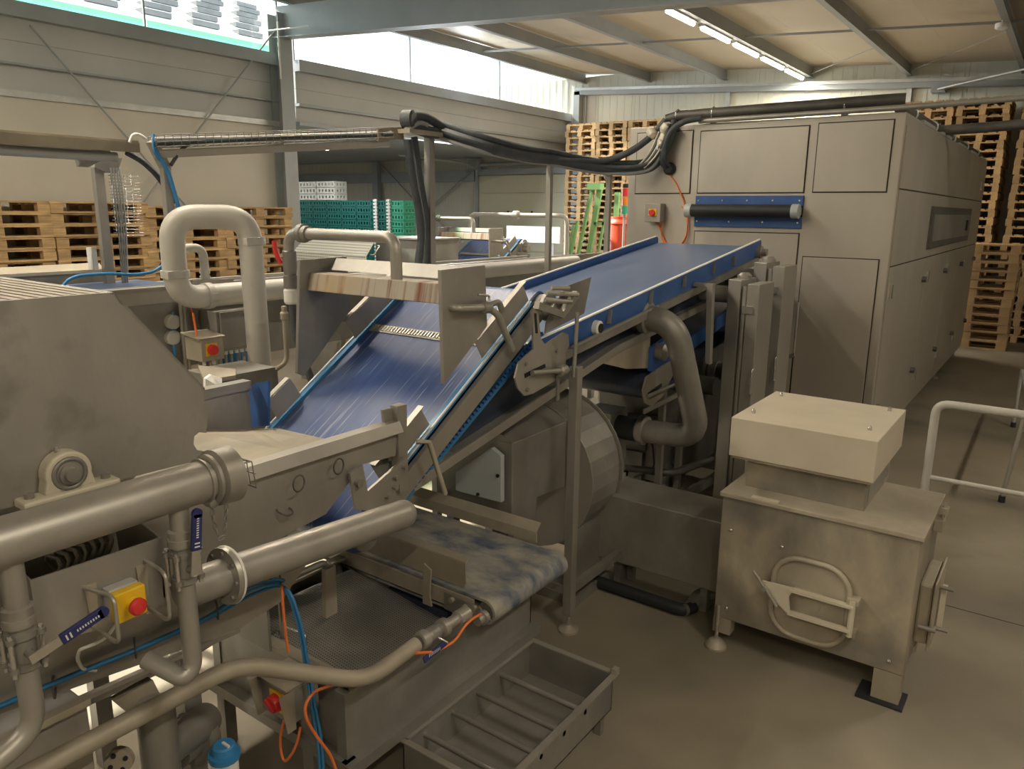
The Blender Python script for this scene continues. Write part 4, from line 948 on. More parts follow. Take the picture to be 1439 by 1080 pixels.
# cover side sheet with the notched corner
side = [V(XC, y0, ztop), V(XC, tr.y, ztop), V(XC, sh.y, sh.z), nb(291, 598), nb(290, 608), nb(280, 607), nb(273, 613), nb(272, 624), nb(277, 632), nb(287, 634), nb(286, 645), V(XC, bl.y, bl.z), V(XC, y0, bl.z)]
MB().prism(side, (-.008, 0, 0)).build('cover_side', 'steel_cover', t)
XB = -2.95
MB().prism([V(XC, tr.y, ztop), V(XC, sh.y, sh.z), V(XB, sh.y, sh.z), V(XB, tr.y, ztop)], V(0, -.006, -.004)).build('cover_slope', 'steel', t)
MB().prism([V(XC, sh.y, sh.z), V(XC, sh.y, C(291, 596).z), V(XB, sh.y, C(291, 596).z), V(XB, sh.y, sh.z)], V(0, -.006, 0)).build('cover_end', 'steel', t)
MB().prism([V(XB, q.y, q.z) for q in (side[0], side[1], side[2], side[-3], side[-1])], (-.008, 0, 0)).build('cover_side', 'steel', t)
k = 0; y = tr.y - .006
gr = MB().box(XB, XC - .008, y0, tr.y, ztop - .05, ztop - .045).build('grille_pan', 'seam', t)
while y > y0:
    MB().box(XB, XC - .009, y - .019, y, ztop - .028, ztop).build('slat', 'steel_dusty', t); y -= .0285
# pillow block bearing
bc = P(94, 663, X=XC + .03)
pb = MB()
ar = [V(XC + .0, bc.y + .054 * math.cos(a), bc.z + .054 * math.sin(a)) for a in np.linspace(math.radians(-12), math.radians(192), 18)]
pbp = ar + [V(XC, bc.y - .060, bc.z - .042), V(XC, bc.y + .060, bc.z - .042)]
pb.prism(pbp, (.045, 0, 0)); pb.box(XC, XC + .06, bc.y - .112, bc.y + .112, bc.z - .062, bc.z - .040)
pbo = pb.build('pillow_block', 'cast_iron', t, bev=.006); pbo['label'] = 'cream cast pillow block bearing'
MB().torus((XC + .045, bc.y, bc.z), (1, 0, 0), .036, .006, 22, 8).build('outer_ring', 'steel_worn_shade', pbo)
MB().lathe((XC + .03, bc.y, bc.z), (1, 0, 0), [(0, .033), (.017, .033), (.017, .026), (.024, .026), (.024, .018), (.036, .017)], 20).build('bearing_insert', 'steel', pbo)
for s in (-1, 1): MB().cyl((XC + .03, bc.y + s * .088, bc.z - .042), (XC + .03, bc.y + s * .088, bc.z - .028), .011, 8).build('bolt', 'steel_worn_shade', pbo)
MB().cyl((XC + .02, bc.y - .012, bc.z + .05), (XC + .02, bc.y - .012, bc.z + .066), .006, 8).build('grease_nipple', 'chrome', pbo)
# tank: rim, sloping side, inside, far side, lower hull
XT = -2.02
ra, rb2 = P(270, 676, X=XT), P(562, 597, X=XT)
zr = 1.395
yE = rb2.y
g = MB(); g.prism([V(XT, -.5, zr), V(XT + .02, -.5, zr - .04), V(XT + .02, yE, zr - .04), V(XT, yE, zr)], (-.05, 0, 0)); g.build('tank_rim', 'steel', t)
pa = lambda a, b, X: P(a, b, X=X)
# right wall leaning inward below the rim
wall = [V(XT - .01, -.5, zr - .03), V(XT - .01, yE, zr - .03), pa(556, 640, XT - .01), pa(510, 652, XT - .01), pa(458, 722, XT - .01), pa(330, 790, XT - .01), V(XT - .01, -.5, 1.02)]
MB().prism(wall, (-.006, 0, 0)).build('tank_wall', 'steel', t)
MB().prism([V(-2.98, -.5, zr), V(-2.98, 2.05, zr), V(-2.98, 2.05, .95), V(-2.98, -.5, .95)], (-.006, 0, 0)).build('tank_wall', 'steel', t)
MB().box(-3.02, -2.96, 1.2, 2.05, zr - .01, zr + .03).build('tank_rim', 'steel', t)
# inner slope and trough bottom leading to the belt
ia, ib = V(-2.06, 1.1, zr - .04), V(-2.06, 1.98, zr - .04)
iA, iE1, iB = P(270, 602, X=-2.96), P(352, 603, X=-2.90), P(384, 600, X=-2.96)
iC, iE2, iD = P(456, 616, X=-2.07), P(412, 634, X=-2.07), V(-2.07, .9, zr - .02)
MB().prism([iA, iE1, iE2, iD], (0, 0, -.006)).build('tank_slope', 'steel_dusty', t)
MB().prism([iE1, iB, iC, iE2], (0, 0, -.006)).build('tank_slope', 'steel_dusty', t)
# lower hull panel
XH = -2.0
hb0, hb1 = pa(0, 1003, XH), pa(336, 884, XH)
MB().prism([V(XH, -.5, 1.12), pa(300, 800, XH), pa(470, 735, XH), pa(395, 845, XH), hb1, hb0, V(XH, -.5, hb0.z)], (-.006, 0, 0)).build('hull_panel', 'steel', t)
MB().bar(V(XH - .0, -.5, hb0.z), hb1, .018, .014).build('hull_edge', 'steel', t)
MB().prism([V(XH - .01, -.5, hb0.z), hb1 + V(-.01, 0, 0), V(XH - .35, hb1.y, hb1.z - .25), V(XH - .35, -.5, hb0.z - .25)], (0, 0, -.006)).build('hull_bottom', 'steel_worn_shade', t)
MB().box(-2.95, XH - .05, 1.42, 1.43, .70, 1.02).build('hull_end', 'steel_worn_shade', t)
for y in (.1, 1.2): MB().box(-2.9, -2.84, y - .03, y + .03, 0, 1.0).build('leg', 'steel_worn_shade', t)
# pale leg box below
q0, q1 = P(0, 1010, X=-1.94), P(122, 985, X=-1.94)
MB().box(-2.3, -1.94, -.4, q1.y, 0, q1.z).build('leg_box', 'steel', t, bev=.004)
q = P(60, 1010, X=-1.93); MB().bar(V(-1.93, -.4, q1.z + .01), V(-1.93, q1.y, q1.z + .01), .03, .02).build('leg_box_edge', 'steel_dusty', t)
MB().box(-2.2, -2.14, 1.15, 1.21, 0, .8).build('leg', 'steel_worn_shade', t)
# wire rings on the wall
for (a, b, X, ax) in ((420, 679, XT + .03, (1, .2, 0)), (476, 655, XT + .02, (1, .2, 0)), (400, 717, XT - .0, (.4, .2, 1)), (305, 857, XH + .02, (.5, 1, 0)), (190, 910, XH + .02, (.5, 1, 0)), (76, 965, XH + .02, (.5, 1, 0)), (392, 812, XH + .02, (.5, 1, 0))):
    MB().torus(P(a, b, X=X), ax, .028, .003, 18, 6).build('wire_ring', 'duct_dark', t)
# tank front corner post
MB().box(-2.06, -2.02, yE - .01, yE + .04, 1.10, zr + .06).build('corner_post', 'steel', t)

# ---------------------------------------------------------------- upper manifold pipe
XU = -1.70
a, b = P(0, 757, X=XU), P(312, 672, X=XU); zu = (a.z + b.z) / 2
t = thing('manifold_pipe', 'wide steel manifold pipe with coupling ring and chain along the washer tank', 'pipe', (XU, b.y, 0))
MB().tube([(XU, -.5, zu), (XU, b.y - .02, zu)], .0535, 22).build('pipe', 'pipe_steel', t)
MB().lathe((XU, b.y - .045, zu), (0, 1, 0), [(0, .058), (.004, .066), (.012, .066), (.016, .06), (.022, .074), (.07, .076), (.075, .066)], 26).build('coupling', 'pipe_steel', t)
MB().tube([(XU, b.y - .06, zu), (XU, b.y - .055, zu)], .060, 22).build('bead', 'pipe_steel', t)
c = P(297, 704, X=XU + .02); MB().lathe(c, (1, .2, 0), [(-.01, .016), (.012, .016), (.016, .008)], 12).build('chain_eye', 'steel', t)
ch = [P(*q, X=XU + .03) for q in ((297, 710), (300, 730), (305, 748), (311, 756), (316, 742), (318, 722), (318, 703))]
# chain of links
path = []
for p, q in zip(ch, ch[1:]):
    n = max(1, int((q - p).length / .017))
    for k in range(n): path.append(p + (q - p) * k / n)
chain = MB()
for i, p in enumerate(path):
    d = (path[min(i + 1, len(path) - 1)] - path[max(i - 1, 0)]).normalized()
    sidev = V(0, 1, 0) if i % 2 else V(1, 0, 0)
    sidev = (sidev - d * sidev.dot(d)).normalized()
    chain.tube([p + d * .0115 * math.cos(a_) + sidev * .0055 * math.sin(a_) for a_ in np.linspace(0, 2 * math.pi, 9)[:-1]], .0019, 5, closed=True)
chain.build('chain', 'steel_worn_shade', t)
# wire cage past the ring
w0, w1 = P(335, 655, X=XU + .02), P(357, 662, X=XU + .02)
t = thing('wire_cage', 'small dark wire cage clipped on the tank rim behind the coupling ring', 'cage', (XU - .1, w0.y, zr))
for k in range(7):
    x = -1.84 - k * .026
    MB().tube([(x, w0.y - .01, zr + .10), (x, w0.y + .15, zr + .085), (x, w0.y + .16, zr + .0)], .0022, 5).build('wire', 'steel_worn_shade', t)
for (y, z) in ((w0.y + .15, zr + .085), (w0.y + .08, zr + .092), (w0.y + .16, zr + .045), (w0.y + .16, zr + .002)): MB().tube([(-1.84, y, z), (-2.0, y, z)], .0025, 5).build('wire', 'steel_worn_shade', t)

# ---------------------------------------------------------------- two valve drops under the manifold
def valve_drop(px, pyv, pye, lever, label, st=.05):
    X = XU
    c = P(px, pyv, X=X); e = P(px, pye, X=X)
    t = thing('valve_drop', label, 'valve', (X, c.y, e.z), 'ball valve drops under the manifold pipe')
    y = c.y
    MB().tube([(X, y, zu - .04), (X, y, c.z + .02)], .0235, 16).build('upper_pipe', 'pipe_steel', t)
    MB().lathe((X, y, c.z + .045), (0, 0, 1), [(0, .026), (.004, .034), (.022, .034), (.024, .030), (.044, .032), (.048, .024)], 8).build('union_nut', 'pipe_steel', t)
    vb = MB(); vb.lathe((X, y, c.z), (0, 0, 1), [(-.055, .026), (-.05, .032), (-.036, .032), (-.034, .026), (.02, .026), (.022, .033), (.036, .033), (.04, .026)], 14)
    vb = vb.build('valve_body', 'steel_worn_shade', t)
    for sx, sy in ((-1, -1), (1, -1), (1, 1), (-1, 1)):
        MB().cyl((X + sx * .022, y + sy * .030, c.z - .058), (X + sx * .022, y + sy * .030, c.z + .042), .0055, 8).build('bolt', 'chrome', vb)
        for z in (-.04, .028): MB().cyl((X + sx * .022, y + sy * .030, c.z + z - .006), (X + sx * .022, y + sy * .030, c.z + z + .006), .010, 6).build('nut', 'steel_worn_shade', vb)
    MB().cyl((X, y, c.z - .01), (X + st, y, c.z - .01), .010, 10).build('stem', 'steel_worn_shade', vb)
    p0 = V(X + st, y, c.z - .01); d = Vector(lever).normalized()
    sd_ = d.cross(V(1, 0, 0)).normalized()
    MB().bar(p0 - d * .01, p0 + d * .07, .022, .004, (1, 0, 0)).build('lever', 'chrome', vb)
    lv = MB(); lv.bar(p0 + d * .055, p0 + d * .150, .026, .010, (1, 0, 0)); lv.cyl(p0 + d * .15 - V(.005, 0, 0), p0 + d * .15 + V(.005, 0, 0), .013, 12)
    lv = lv.build('lever_grip', 'navy', vb, bev=.002)
    # white printed mark on the grip
    g = MB()
    for k in range(2): g.bar(p0 + d * (.066 + k * .009) + V(.006, 0, 0) - sd_ * .007, p0 + d * (.066 + k * .009) + V(.006, 0, 0) + sd_ * .007, .0035, .0006, (1, 0, 0))
    for k in range(9): g.bar(p0 + d * (.09 + k * .006) + V(.006, 0, 0) - sd_ * .003, p0 + d * (.09 + k * .006) + V(.006, 0, 0) + sd_ * .003, .003, .0006, (1, 0, 0))
    g.build('print', 'white_print', lv)
    return t, c, e
t, c, e = valve_drop(258, 790, 935, (0, .12, 1), 'ball valve drop with upright navy lever under the manifold pipe')
MB().tube([(XU, c.y, c.z - .05), (XU, c.y, e.z - .012), (XU, c.y - .03, e.z - .035), P(205, 926, X=XU - .10)], .0235, 16, .06).build('lower_pipe', 'pipe_steel', t)
t, c, e = valve_drop(32, 905, 1020, (0, .92, .25), 'ball valve drop with level navy lever below the chute box', .055)
MB().tube([(XU, c.y, c.z - .05), (XU, c.y, e.z - .02), (XU, c.y - .10, e.z - .06), (XU, c.y - .3, e.z - .06)], .0235, 16, .05).build('lower_pipe', 'pipe_steel', t)

# ---------------------------------------------------------------- lower pipe with flange and rounded end
XLo = -1.82
a, b = P(318, 808, X=XLo), P(566, 722, X=XLo); zl2 = (a.z + b.z) / 2
t = thing('overflow_pipe', 'wide steel pipe with bolted flange and rounded end below the tank wall', 'pipe', (XLo, b.y, 0))
dirv = (b - a).normalized()
MB().lathe(a, dirv, [(-.14, .052), (0, .052)], 22).build('stub', 'pipe_steel', t)
L_ = (b - a).length
MB().lathe(a, dirv, [(0, .052), (L_, .052), (L_ + .02, .048), (L_ + .034, .038), (L_ + .042, .022), (L_ + .045, .004)], 24).build('pipe', 'pipe_steel', t)
f = MB().lathe(a, dirv, [(-.012, .082), (.0, .085), (.012, .082)], 26).build('flange', 'pipe_steel', t)
MB().torus(a + dirv * .006, dirv, .080, .006, 26, 6).build('gasket', 'white_plastic', t)
for k in range(8):
    an = 2 * math.pi * k / 8; uu = V(1, 0, 0); ww = dirv.cross(uu)
    q = a + (uu * math.cos(an) + ww * math.sin(an)) * .068; MB().cyl(q - dirv * .018, q + dirv * .018, .007, 6).build('bolt', 'steel_worn_shade', f)

# ---------------------------------------------------------------- chute box and emergency stop
XK = -1.76
t = thing('chute_box', 'open steel chute box hanging on the washer below the manifold pipe', 'box', (XK, .8, 1.1))
k = lambda a, b, X=XK: P(a, b, X=X)
TL, TR, BR, B2, BL = k(45, 815), k(228, 755), k(233, 838), k(212, 858), k(58, 905)
MB().prism([TL, TR, BR, B2, BL], (-.006, 0, 0)).build('front', 'steel', t)
dx = V(-.24, 0, .05)
MB().prism([TR, BR, BR + V(-.2, 0, 0), TR + dx], (0, -.006, 0)).build('side', 'steel', t)
MB().prism([TL, BL, BL + V(-.2, 0, 0), TL + dx], (0, -.004, 0)).build('side', 'steel', t)
MB().prism([BL, B2, B2 + V(-.22, 0, -.02), BL + V(-.22, 0, -.02)], (0, 0, -.006)).build('bottom', 'steel', t)
MB().prism([B2, BR, BR + V(-.22, 0, -.02), B2 + V(-.22, 0, -.02)], (0, 0, -.006)).build('bottom', 'steel', t)
MB().prism([TL + V(-.235, 0, .05), TR + V(-.235, 0, .05), BR + V(-.235, 0, 0), BL + V(-.235, 0, 0)], (-.006, 0, 0)).build('back', 'steel_worn_shade', t)
# spiral brush seen inside
g = MB()
for i in range(7):
    c = k(70 + i * 12, 800 - i * 6, XK - .13); g.tube([c + V(.0, .012 * math.sin(q_ * 2), .035 * math.cos(q_)) + V(.035 * math.sin(q_), .02 * q_ / 6, 0) for q_ in np.linspace(0, 6.2, 12)], .006, 5)
g.build('brush_spiral', 'steel_worn_shade', t)
ec = k(166, 838, XK)
t = thing('emergency_stop', 'yellow emergency stop box with red mushroom button in a wire guard', 'switch', (XK, ec.y, ec.z))
MB().box(XK, XK + .035, ec.y - .036, ec.y + .036, ec.z - .036, ec.z + .040).build('base_box', 'grey_plastic', t, bev=.004)
cv = MB().box(XK + .035, XK + .062, ec.y - .038, ec.y + .038, ec.z - .038, ec.z + .038).build('cover', 'yellow', t, bev=.004)
MB().lathe((XK + .062, ec.y + .004, ec.z), (1, 0, 0), [(0, .017), (.012, .015), (.016, .013)], 16).build('collar', 'yellow', cv)
MB().lathe((XK + .076, ec.y + .004, ec.z), (1, 0, 0), [(0, .018), (.004, .021), (.012, .021), (.018, .016), (.020, .005)], 20).build('button', 'red', cv)
for s, h in ((-1, .0), (1, .012)):
    y = ec.y + s * .062
    MB().tube([(XK, y + s * .012, ec.z + .055 + h), (XK + .10, y, ec.z + .062 + h), (XK + .115, y, ec.z + .05 + h), (XK + .115, y, ec.z - .045), (XK + .10, y, ec.z - .056), (XK, y - s * .0, ec.z - .052)], .005, 8, .012).build('guard', 'pipe_steel', t)
    MB().prism([(XK, y - .014, ec.z + .06), (XK, y + .014, ec.z + .06), (XK, y + .008, ec.z - .05), (XK, y - .008, ec.z - .05)], (.006, 0, 0)).build('guard_base', 'steel_dusty', t)
MB().tube([(XK + .02, ec.y + .0, ec.z - .036), k(150, 895, XK - .02), k(132, 905, XK - .05), k(112, 912, XK - .05), k(108, 925, XK - .12), k(116, 940, XK - .2), k(135, 942, XH + .03)], .0045, 6, .04).build('wire', 'white_plastic', t)
# ---------------------------------------------------------------- cables slung along the hull
def cable(name, pts, r, mat, label, group=None, fil=.05):
    return MB().tube(pts, r, 7, fil).build(name, mat, label=label, cat='cable', group=group)
for i in range(3):
    dzz = i * .012; X = XH + .03 + (i % 2) * .01
    pts = [V(X, -.4, P(0, 995, X=X).z + dzz)] + [P(a, b - 4 * i * (1 if 300 < a < 390 else .4), X=X) for a, b in ((0, 993), (90, 955), (190, 915), (300, 866), (350, 836 - 4 * i), (395, 820))]
    if i == 0: pts += [P(a, b, X=X + .08) for a, b in ((410, 835), (424, 880), (432, 930), (442, 985), (452, 1040), (455, 1090))]
    if i == 1: pts += [P(a, b, X=X + .06) for a, b in ((408, 840), (421, 885), (429, 935), (438, 990), (447, 1045), (450, 1090))]
    if i == 2: pts += [P(a, b, X=X + .02) for a, b in ((400, 815), (380, 812))]
    cable('blue_cable', pts, .0055, 'blue_cable', ['blue cable hung in wire rings along the washer and dropping past the isolator', 'second blue cable in the same rings, dropping just behind the first', 'third blue cable in the rings, ending at the tank end'][i], 'blue cables along the washer')
cable('orange_cable', [P(*q, X=-1.93) for q in ((396, 822), (398, 860), (402, 895), (405, 915))], .005, 'orange_cable', 'short orange cable hanging straight down beside the blue cables')
cable('orange_cable', [P(*q, X=-1.80) for q in ((500, 958), (470, 960), (440, 972), (428, 990), (430, 1010), (445, 1035), (465, 1060), (475, 1090))], .0055, 'orange_cable', 'orange cable looping in front of the blue cables at the collecting tank')
cable('orange_cable', [P(*q, X=-1.66) for q in ((585, 917), (612, 916), (640, 900), (652, 880), (665, 868), (676, 862))], .0055, 'orange_cable', 'orange cable plugged into the small belt drive')

# ---------------------------------------------------------------- rinse pipe with valve around the collecting tank
zg = .68
q = [P(100, 1056, X=-1.86), P(335, 932, X=-1.86), P(514, 957, Z=zg), P(690, 848, Z=zg)]
q0 = q[0] + (q[0] - q[1]) * .3
t = thing('rinse_pipe', 'thin steel rinse pipe bent around the corner of the collecting tank', 'pipe', q[2])
MB().tube([q0, q[1], q[2], P(585, 905, Z=zg)], .027, 14, .09).build('pipe', 'steel_dusty', t)
d = (q[3] - q[2]).normalized()
c = P(600, 895, Z=zg)
MB().lathe(c, d, [(-.04, .026), (-.036, .034), (-.005, .034), (0, .028)], 10).build('union_nut', 'pipe_steel', t)
vb = MB().lathe(c, d, [(0, .022), (.01, .028), (.05, .028), (.06, .022), (.075, .022)], 14).build('valve_body', 'steel_worn_shade', t)
MB().lathe(c, d, [(.07, .024), (.074, .034), (.10, .034), (.105, .024)], 14).build('union_nut', 'pipe_steel', t)
MB().lathe(c, d, [(.10, .022), (.16, .022), (.165, .03), (.22, .03), (.23, .02)], 14).build('nozzle', 'pipe_steel', t)
lp = c + d * .035 + V(.03, 0, -.01)
MB().tube([c + d * .035, lp, lp + V(.02, .02, -.02)], .005, 6).build('stem', 'chrome', vb)
lv = MB().bar(lp + V(.012, .02, -.02), lp + V(.012, -.10, -.035), .022, .008, (1, 0, .3)).build('lever_grip', 'navy', vb, bev=.002)
g = MB()
for k_ in range(8): g.bar(lp + V(.0175, -.02 - k_ * .008, -.019), lp + V(.0175, -.02 - k_ * .008, -.031), .003, .0006, (1, 0, 0))
g.build('print', 'white_print', lv)

# ---------------------------------------------------------------- isolator box on a bracket
XI = -1.93
f0, f1, f2, f3 = P(402, 975, X=XI), P(446, 938, X=XI), P(446, 1000, X=XI), P(402, 1032, X=XI)
t = thing('isolator_box', 'steel isolator box with red and yellow rotary switch under a sheet hood', 'switch', (XI, f0.y, f3.z))
wv = .16
hb = MB(); hb.box(XI - wv, XI, f0.y + .015, f1.y, f3.z + .02, f0.z); hb.build('box', 'steel_worn_shade', t, bev=.003)
hood = MB(); hood.prism([V(XI, f0.y, f0.z + .004), V(XI, f1.y, f0.z + .004), V(XI - wv, f1.y, f0.z + .004), V(XI - wv, f0.y, f0.z + .004)], (0, 0, .005))
hood.prism([V(XI, f0.y - .03, f0.z), V(XI, f0.y + .03, f0.z), V(XI, f0.y + .03, f3.z), V(XI, f0.y - .005, f3.z)], (.004, 0, 0))
hood.prism([V(XI - wv, f0.y - .03, f0.z), V(XI - wv, f0.y + .03, f0.z), V(XI - wv, f0.y + .03, f3.z), V(XI - wv, f0.y - .005, f3.z)], (-.004, 0, 0)); hood.build('hood', 'steel_dusty', t)
cc = V(XI - wv / 2 + .01, f0.y + .015, (f0.z + f3.z) / 2 + .01)
MB().box(cc.x - .035, cc.x + .035, cc.y - .006, cc.y, cc.z - .035, cc.z + .04).build('plate', 'yellow', t)
kn = MB().lathe(cc, (0, -1, 0), [(.005, .033), (.025, .031), (.03, .028)], 16).build('knob', 'red', t)
MB().bar(cc + V(-.025, -.032, .012), cc + V(.025, -.032, -.012), .012, .012, (0, 1, 0)).build('knob_grip', 'red', kn)
MB().box(XI - wv + .05, XI - .05, f1.y, f1.y + .05, 0, f0.z).build('stand', 'steel_worn_shade', t)
cable('orange_cable', [cc + V(-.04, .05, -.12), cc + V(-.05, .03, -.2), cc + V(-.02, .02, -.28), cc + V(.03, .04, -.2), cc + V(.05, .05, -.11)], .005, 'orange_cable', 'orange cable loop hanging below the isolator box', None, .08)

# ---------------------------------------------------------------- pump group at the floor
pc = P(220, 1010, X=-2.0)
t = thing('pump_group', 'steel pump pipe with round flange and small bolted flange under the tank', 'pump', (pc.x, pc.y, 0))
MB().tube([(pc.x, pc.y, pc.z + .05), (pc.x, pc.y, .1)], .055, 20).build('riser', 'steel_worn_shade', t)
MB().tube([(pc.x, pc.y, pc.z - .12), P(290, 1010, X=-2.12)], .055, 18).build('branch', 'steel_worn_shade', t)
fc = P(272, 1035, X=-2.12)
MB().lathe(fc, (.45, -.9, .1), [(-.03, .075), (-.02, .088), (.02, .088), (.025, .075)], 26).build('flange', 'steel_worn_shade', t)
MB().lathe(fc, (.45, -.9, .1), [(.025, .055), (.10, .05)], 20).build('neck', 'steel_worn_shade', t)
sf = P(168, 1068, X=-1.98)
o = MB().lathe(sf, (.7, -.7, .2), [(-.01, .038), (.012, .038)], 20).build('end_plate', 'steel_dusty', t)
for k_ in range(4):
    an = k_ * math.pi / 2 + .5; n_ = Vector((.7, -.7, .2)).normalized(); uu = V(0, 0, 1); uu = (uu - n_ * uu.dot(n_)).normalized(); ww = n_.cross(uu)
    c = sf + (uu * math.cos(an) + ww * math.sin(an)) * .023; MB().cyl(c + n_ * .012, c + n_ * .016, .007, 10).build('bolt_hole', 'black', o)
MB().box(pc.x - .1, pc.x + .1, pc.y - .1, pc.y + .1, 0, .12).build('base', 'steel_worn_shade', t)
MB().prism([P(a, b, X=-2.06) for a, b in ((160, 985), (215, 955), (225, 975), (178, 1000))], (-.03, 0, 0)).build('gusset', 'steel_dusty', t)
bc2 = P(315, 1056, X=-1.98)
t = thing('metering_valve', 'small valve head with a bright blue round cap beside the pump flange', 'valve', (bc2.x, bc2.y, 0))
MB().lathe((bc2.x, bc2.y, bc2.z - .12), (0, 0, 1), [(0, .042), (.10, .042), (.105, .036)], 16).build('body', 'white_plastic', t)
MB().lathe((bc2.x, bc2.y, bc2.z - .02), (0, 0, 1), [(0, .05), (.02, .05), (.022, .040), (.045, .036), (.05, .03)], 16).build('cap', 'blue_cable', t)
MB().box(bc2.x - .004, bc2.x + .03, bc2.y - .004, bc2.y + .004, bc2.z + .03, bc2.z + .036).build('mark', 'white_plastic', t)
MB().tube([(bc2.x, bc2.y, bc2.z - .12), (bc2.x, bc2.y, 0)], .03, 12).build('stem', 'steel_worn_shade', t)

# ---------------------------------------------------------------- small cross belt
zk = .64; ykn, ykf = 2.24, 2.80; xke = -1.69
t = thing('cross_belt', 'short dusty blue cross belt with steel side guards discharging over the tray', 'conveyor', (-2.2, 2.5, 0))
g = MB(); tmp = MB(); belt_loop(tmp, ykn, ykf, -xke + .055, zk - .055, 2.75, zk - .055, .055)
g.v = [(-v[1], v[0], v[2]) for v in tmp.v]; g.f = tmp.f; g.sm = tmp.sm; g.build('belt', 'belt_dirty', t)
MB().cyl((xke - .055, ykn + .01, zk - .055), (xke - .055, ykf - .01, zk - .055), .04, 16).build('nose_roller', 'steel_worn_shade', t)
g = MB(); g.prism([V(-2.7, ykf + .0, zk + .012), V(-1.87, ykf + .0, zk + .012), V(-1.87, ykf + .0, zk + .065), V(-2.7, ykf, zk + .065)], (0, .005, 0))
g.prism([V(-2.7, ykf, zk + .065), V(-1.87, ykf, zk + .065), V(-1.87, ykf + .035, zk + .10), V(-2.7, ykf + .035, zk + .10)], (0, .004, .002)); g.build('side_guard', 'steel_dusty', t)
g = MB(); g.prism([V(-2.7, ykn + .02, zk + .008), V(-1.87, ykn + .02, zk + .008), V(-1.86, ykn + .02, zk + .03), V(-1.86, ykn + .02, zk + .12), V(-2.7, ykn + .02, zk + .12)], (0, -.004, 0))
g.prism([V(-2.7, ykn + .02, zk + .12), V(-1.86, ykn + .02, zk + .12), V(-1.865, ykn + .05, zk + .135), V(-2.7, ykn + .05, zk + .135)], (0, 0, .003)); g.build('side_guard', 'steel_dusty', t)
q = P(600, 800, Y=ykn - .03)
MB().prism([V(q.x - .02, ykn - .02, zk + .08), V(q.x + .02, ykn - .02, zk + .06), V(q.x + .01, ykn - .02, zk - .06), V(q.x + .02, ykn - .02, zk - .11), V(q.x - .03, ykn - .02, zk - .11), V(q.x - .03, ykn - .02, zk - .05)], (0, -.008, 0)).build('guard_hook', 'steel_dusty', t)
for y in (ykn - .005, ykf + .005):
    MB().bar((-2.75, y, zk - .05), (-1.80, y, zk - .05), .012, .07).build('frame_rail', 'steel_dusty', t)
MB().prism([V(-1.95, ykn - .012, zk - .02), V(-1.76, ykn - .012, zk - .03), V(-1.70, ykn - .012, zk - .07), V(-1.76, ykn - .012, zk - .11), V(-1.95, ykn - .012, zk - .10)], (0, -.008, 0)).build('bearing_plate', 'steel_worn_shade', t)
MB().lathe((-1.73, ykn - .02, zk - .06), (0, -1, 0), [(0, .03), (.02, .03), (.022, .022), (.05, .022)], 14).build('drive_plug', 'steel_worn_shade', t)
for k_, (xx, zz) in enumerate(((-1.90, zk - .04), (-1.83, zk - .05), (-1.78, zk - .035))): MB().cyl((xx, ykn - .02, zz), (xx, ykn - .036, zz), .012, 8).build('bolt', 'steel_dusty', t)
g = MB(); g.bar((-2.75, ykn + .03, zk - .19), (-1.95, ykn + .03, zk - .19), .05, .12); g.build('return_belt', 'belt_dark', t)
g = MB()
for k_ in range(34): g.box(-2.72 + k_ * .022, -2.71 + k_ * .022, ykn - .002, ykn + .006, zk - .25, zk - .235)
g.build('belt_teeth', 'blue_plate', t)
for x, y in ((-2.7, ykn + .1), (-2.7, ykf - .05), (-1.98, ykf - .03)): MB().box(x - .02, x + .02, y - .02, y + .02, 0, zk - .08).build('leg', 'steel_worn_shade', t)

# ---------------------------------------------------------------- collecting tank
XA, XBk, YA, YBk, zt2 = -1.80, -2.62, 1.55, 2.66, .58
t = thing('collecting_tank', 'open steel collecting tank with perforated basin in a square tube frame', 'tank', (-2.2, 2.1, 0))
g = MB(); g.box(XA - .006, XA, YA, YBk, .28, zt2); g.build('tank_side', 'steel_worn_shade', t)  # darker steel stands in for the shade on the tank
MB().box(XBk, XBk + .006, YA, YBk, .28, zt2).build('tank_side', 'steel_worn_shade', t)
for y in (YA, YBk - .006): MB().box(XBk, XA, y, y + .006, .28, zt2).build('tank_end', 'steel_worn_shade', t)
MB().box(XBk, XA, YA, YBk, .275, .285).build('tank_bottom', 'steel_worn_shade', t)
for (x0, x1, y0_, y1_) in ((XA - .03, XA + .02, YA, YBk), (XBk, XBk + .05, YA, YBk), (XBk, XA, YA, YA + .05), (XBk, XA, YBk - .05, YBk)): MB().box(x0, x1, y0_, y1_, zt2, zt2 + .012).build('rim', 'steel_dusty', t)
bs = MB(); bs.prism([V(XBk + .08, YA + .08, zt2 - .02), V(XA - .06, YA + .08, zt2 - .10), V(XA - .06, YBk - .08, zt2 - .14), V(XBk + .08, YBk - .08, zt2 - .05)], (0, 0, -.005)); bs = bs.build('basin', 'steel_worn_shade', t)
g = MB()
for i in range(56):
    for j in range(70):
        u, v = (i + .5) / 56, (j + .5) / 70
        x = XBk + .1 + (XA - XBk - .18) * u; y = YA + .1 + (YBk - YA - .2) * v
        z = (zt2 - .02) * (1 - u) * (1 - v) + (zt2 - .10) * u * (1 - v) + (zt2 - .14) * u * v + (zt2 - .05) * (1 - u) * v
        g.add([(x - .0025, y - .0025, z + .001), (x + .0025, y - .0025, z + .001), (x + .0025, y + .0025, z + .001), (x - .0025, y + .0025, z + .001)], [(0, 1, 2, 3)])
o = g.build('perforation', 'seam', bs); o['kind'] = 'stuff'
h0 = P(393, 890, Z=zt2 + .01); h1 = P(430, 905, Z=zt2 + .01)
MB().tube([h0, h0 + V(0, 0, .04), h1 + V(0, 0, .04), h1], .005, 7, .015).build('handle', 'chrome', t)
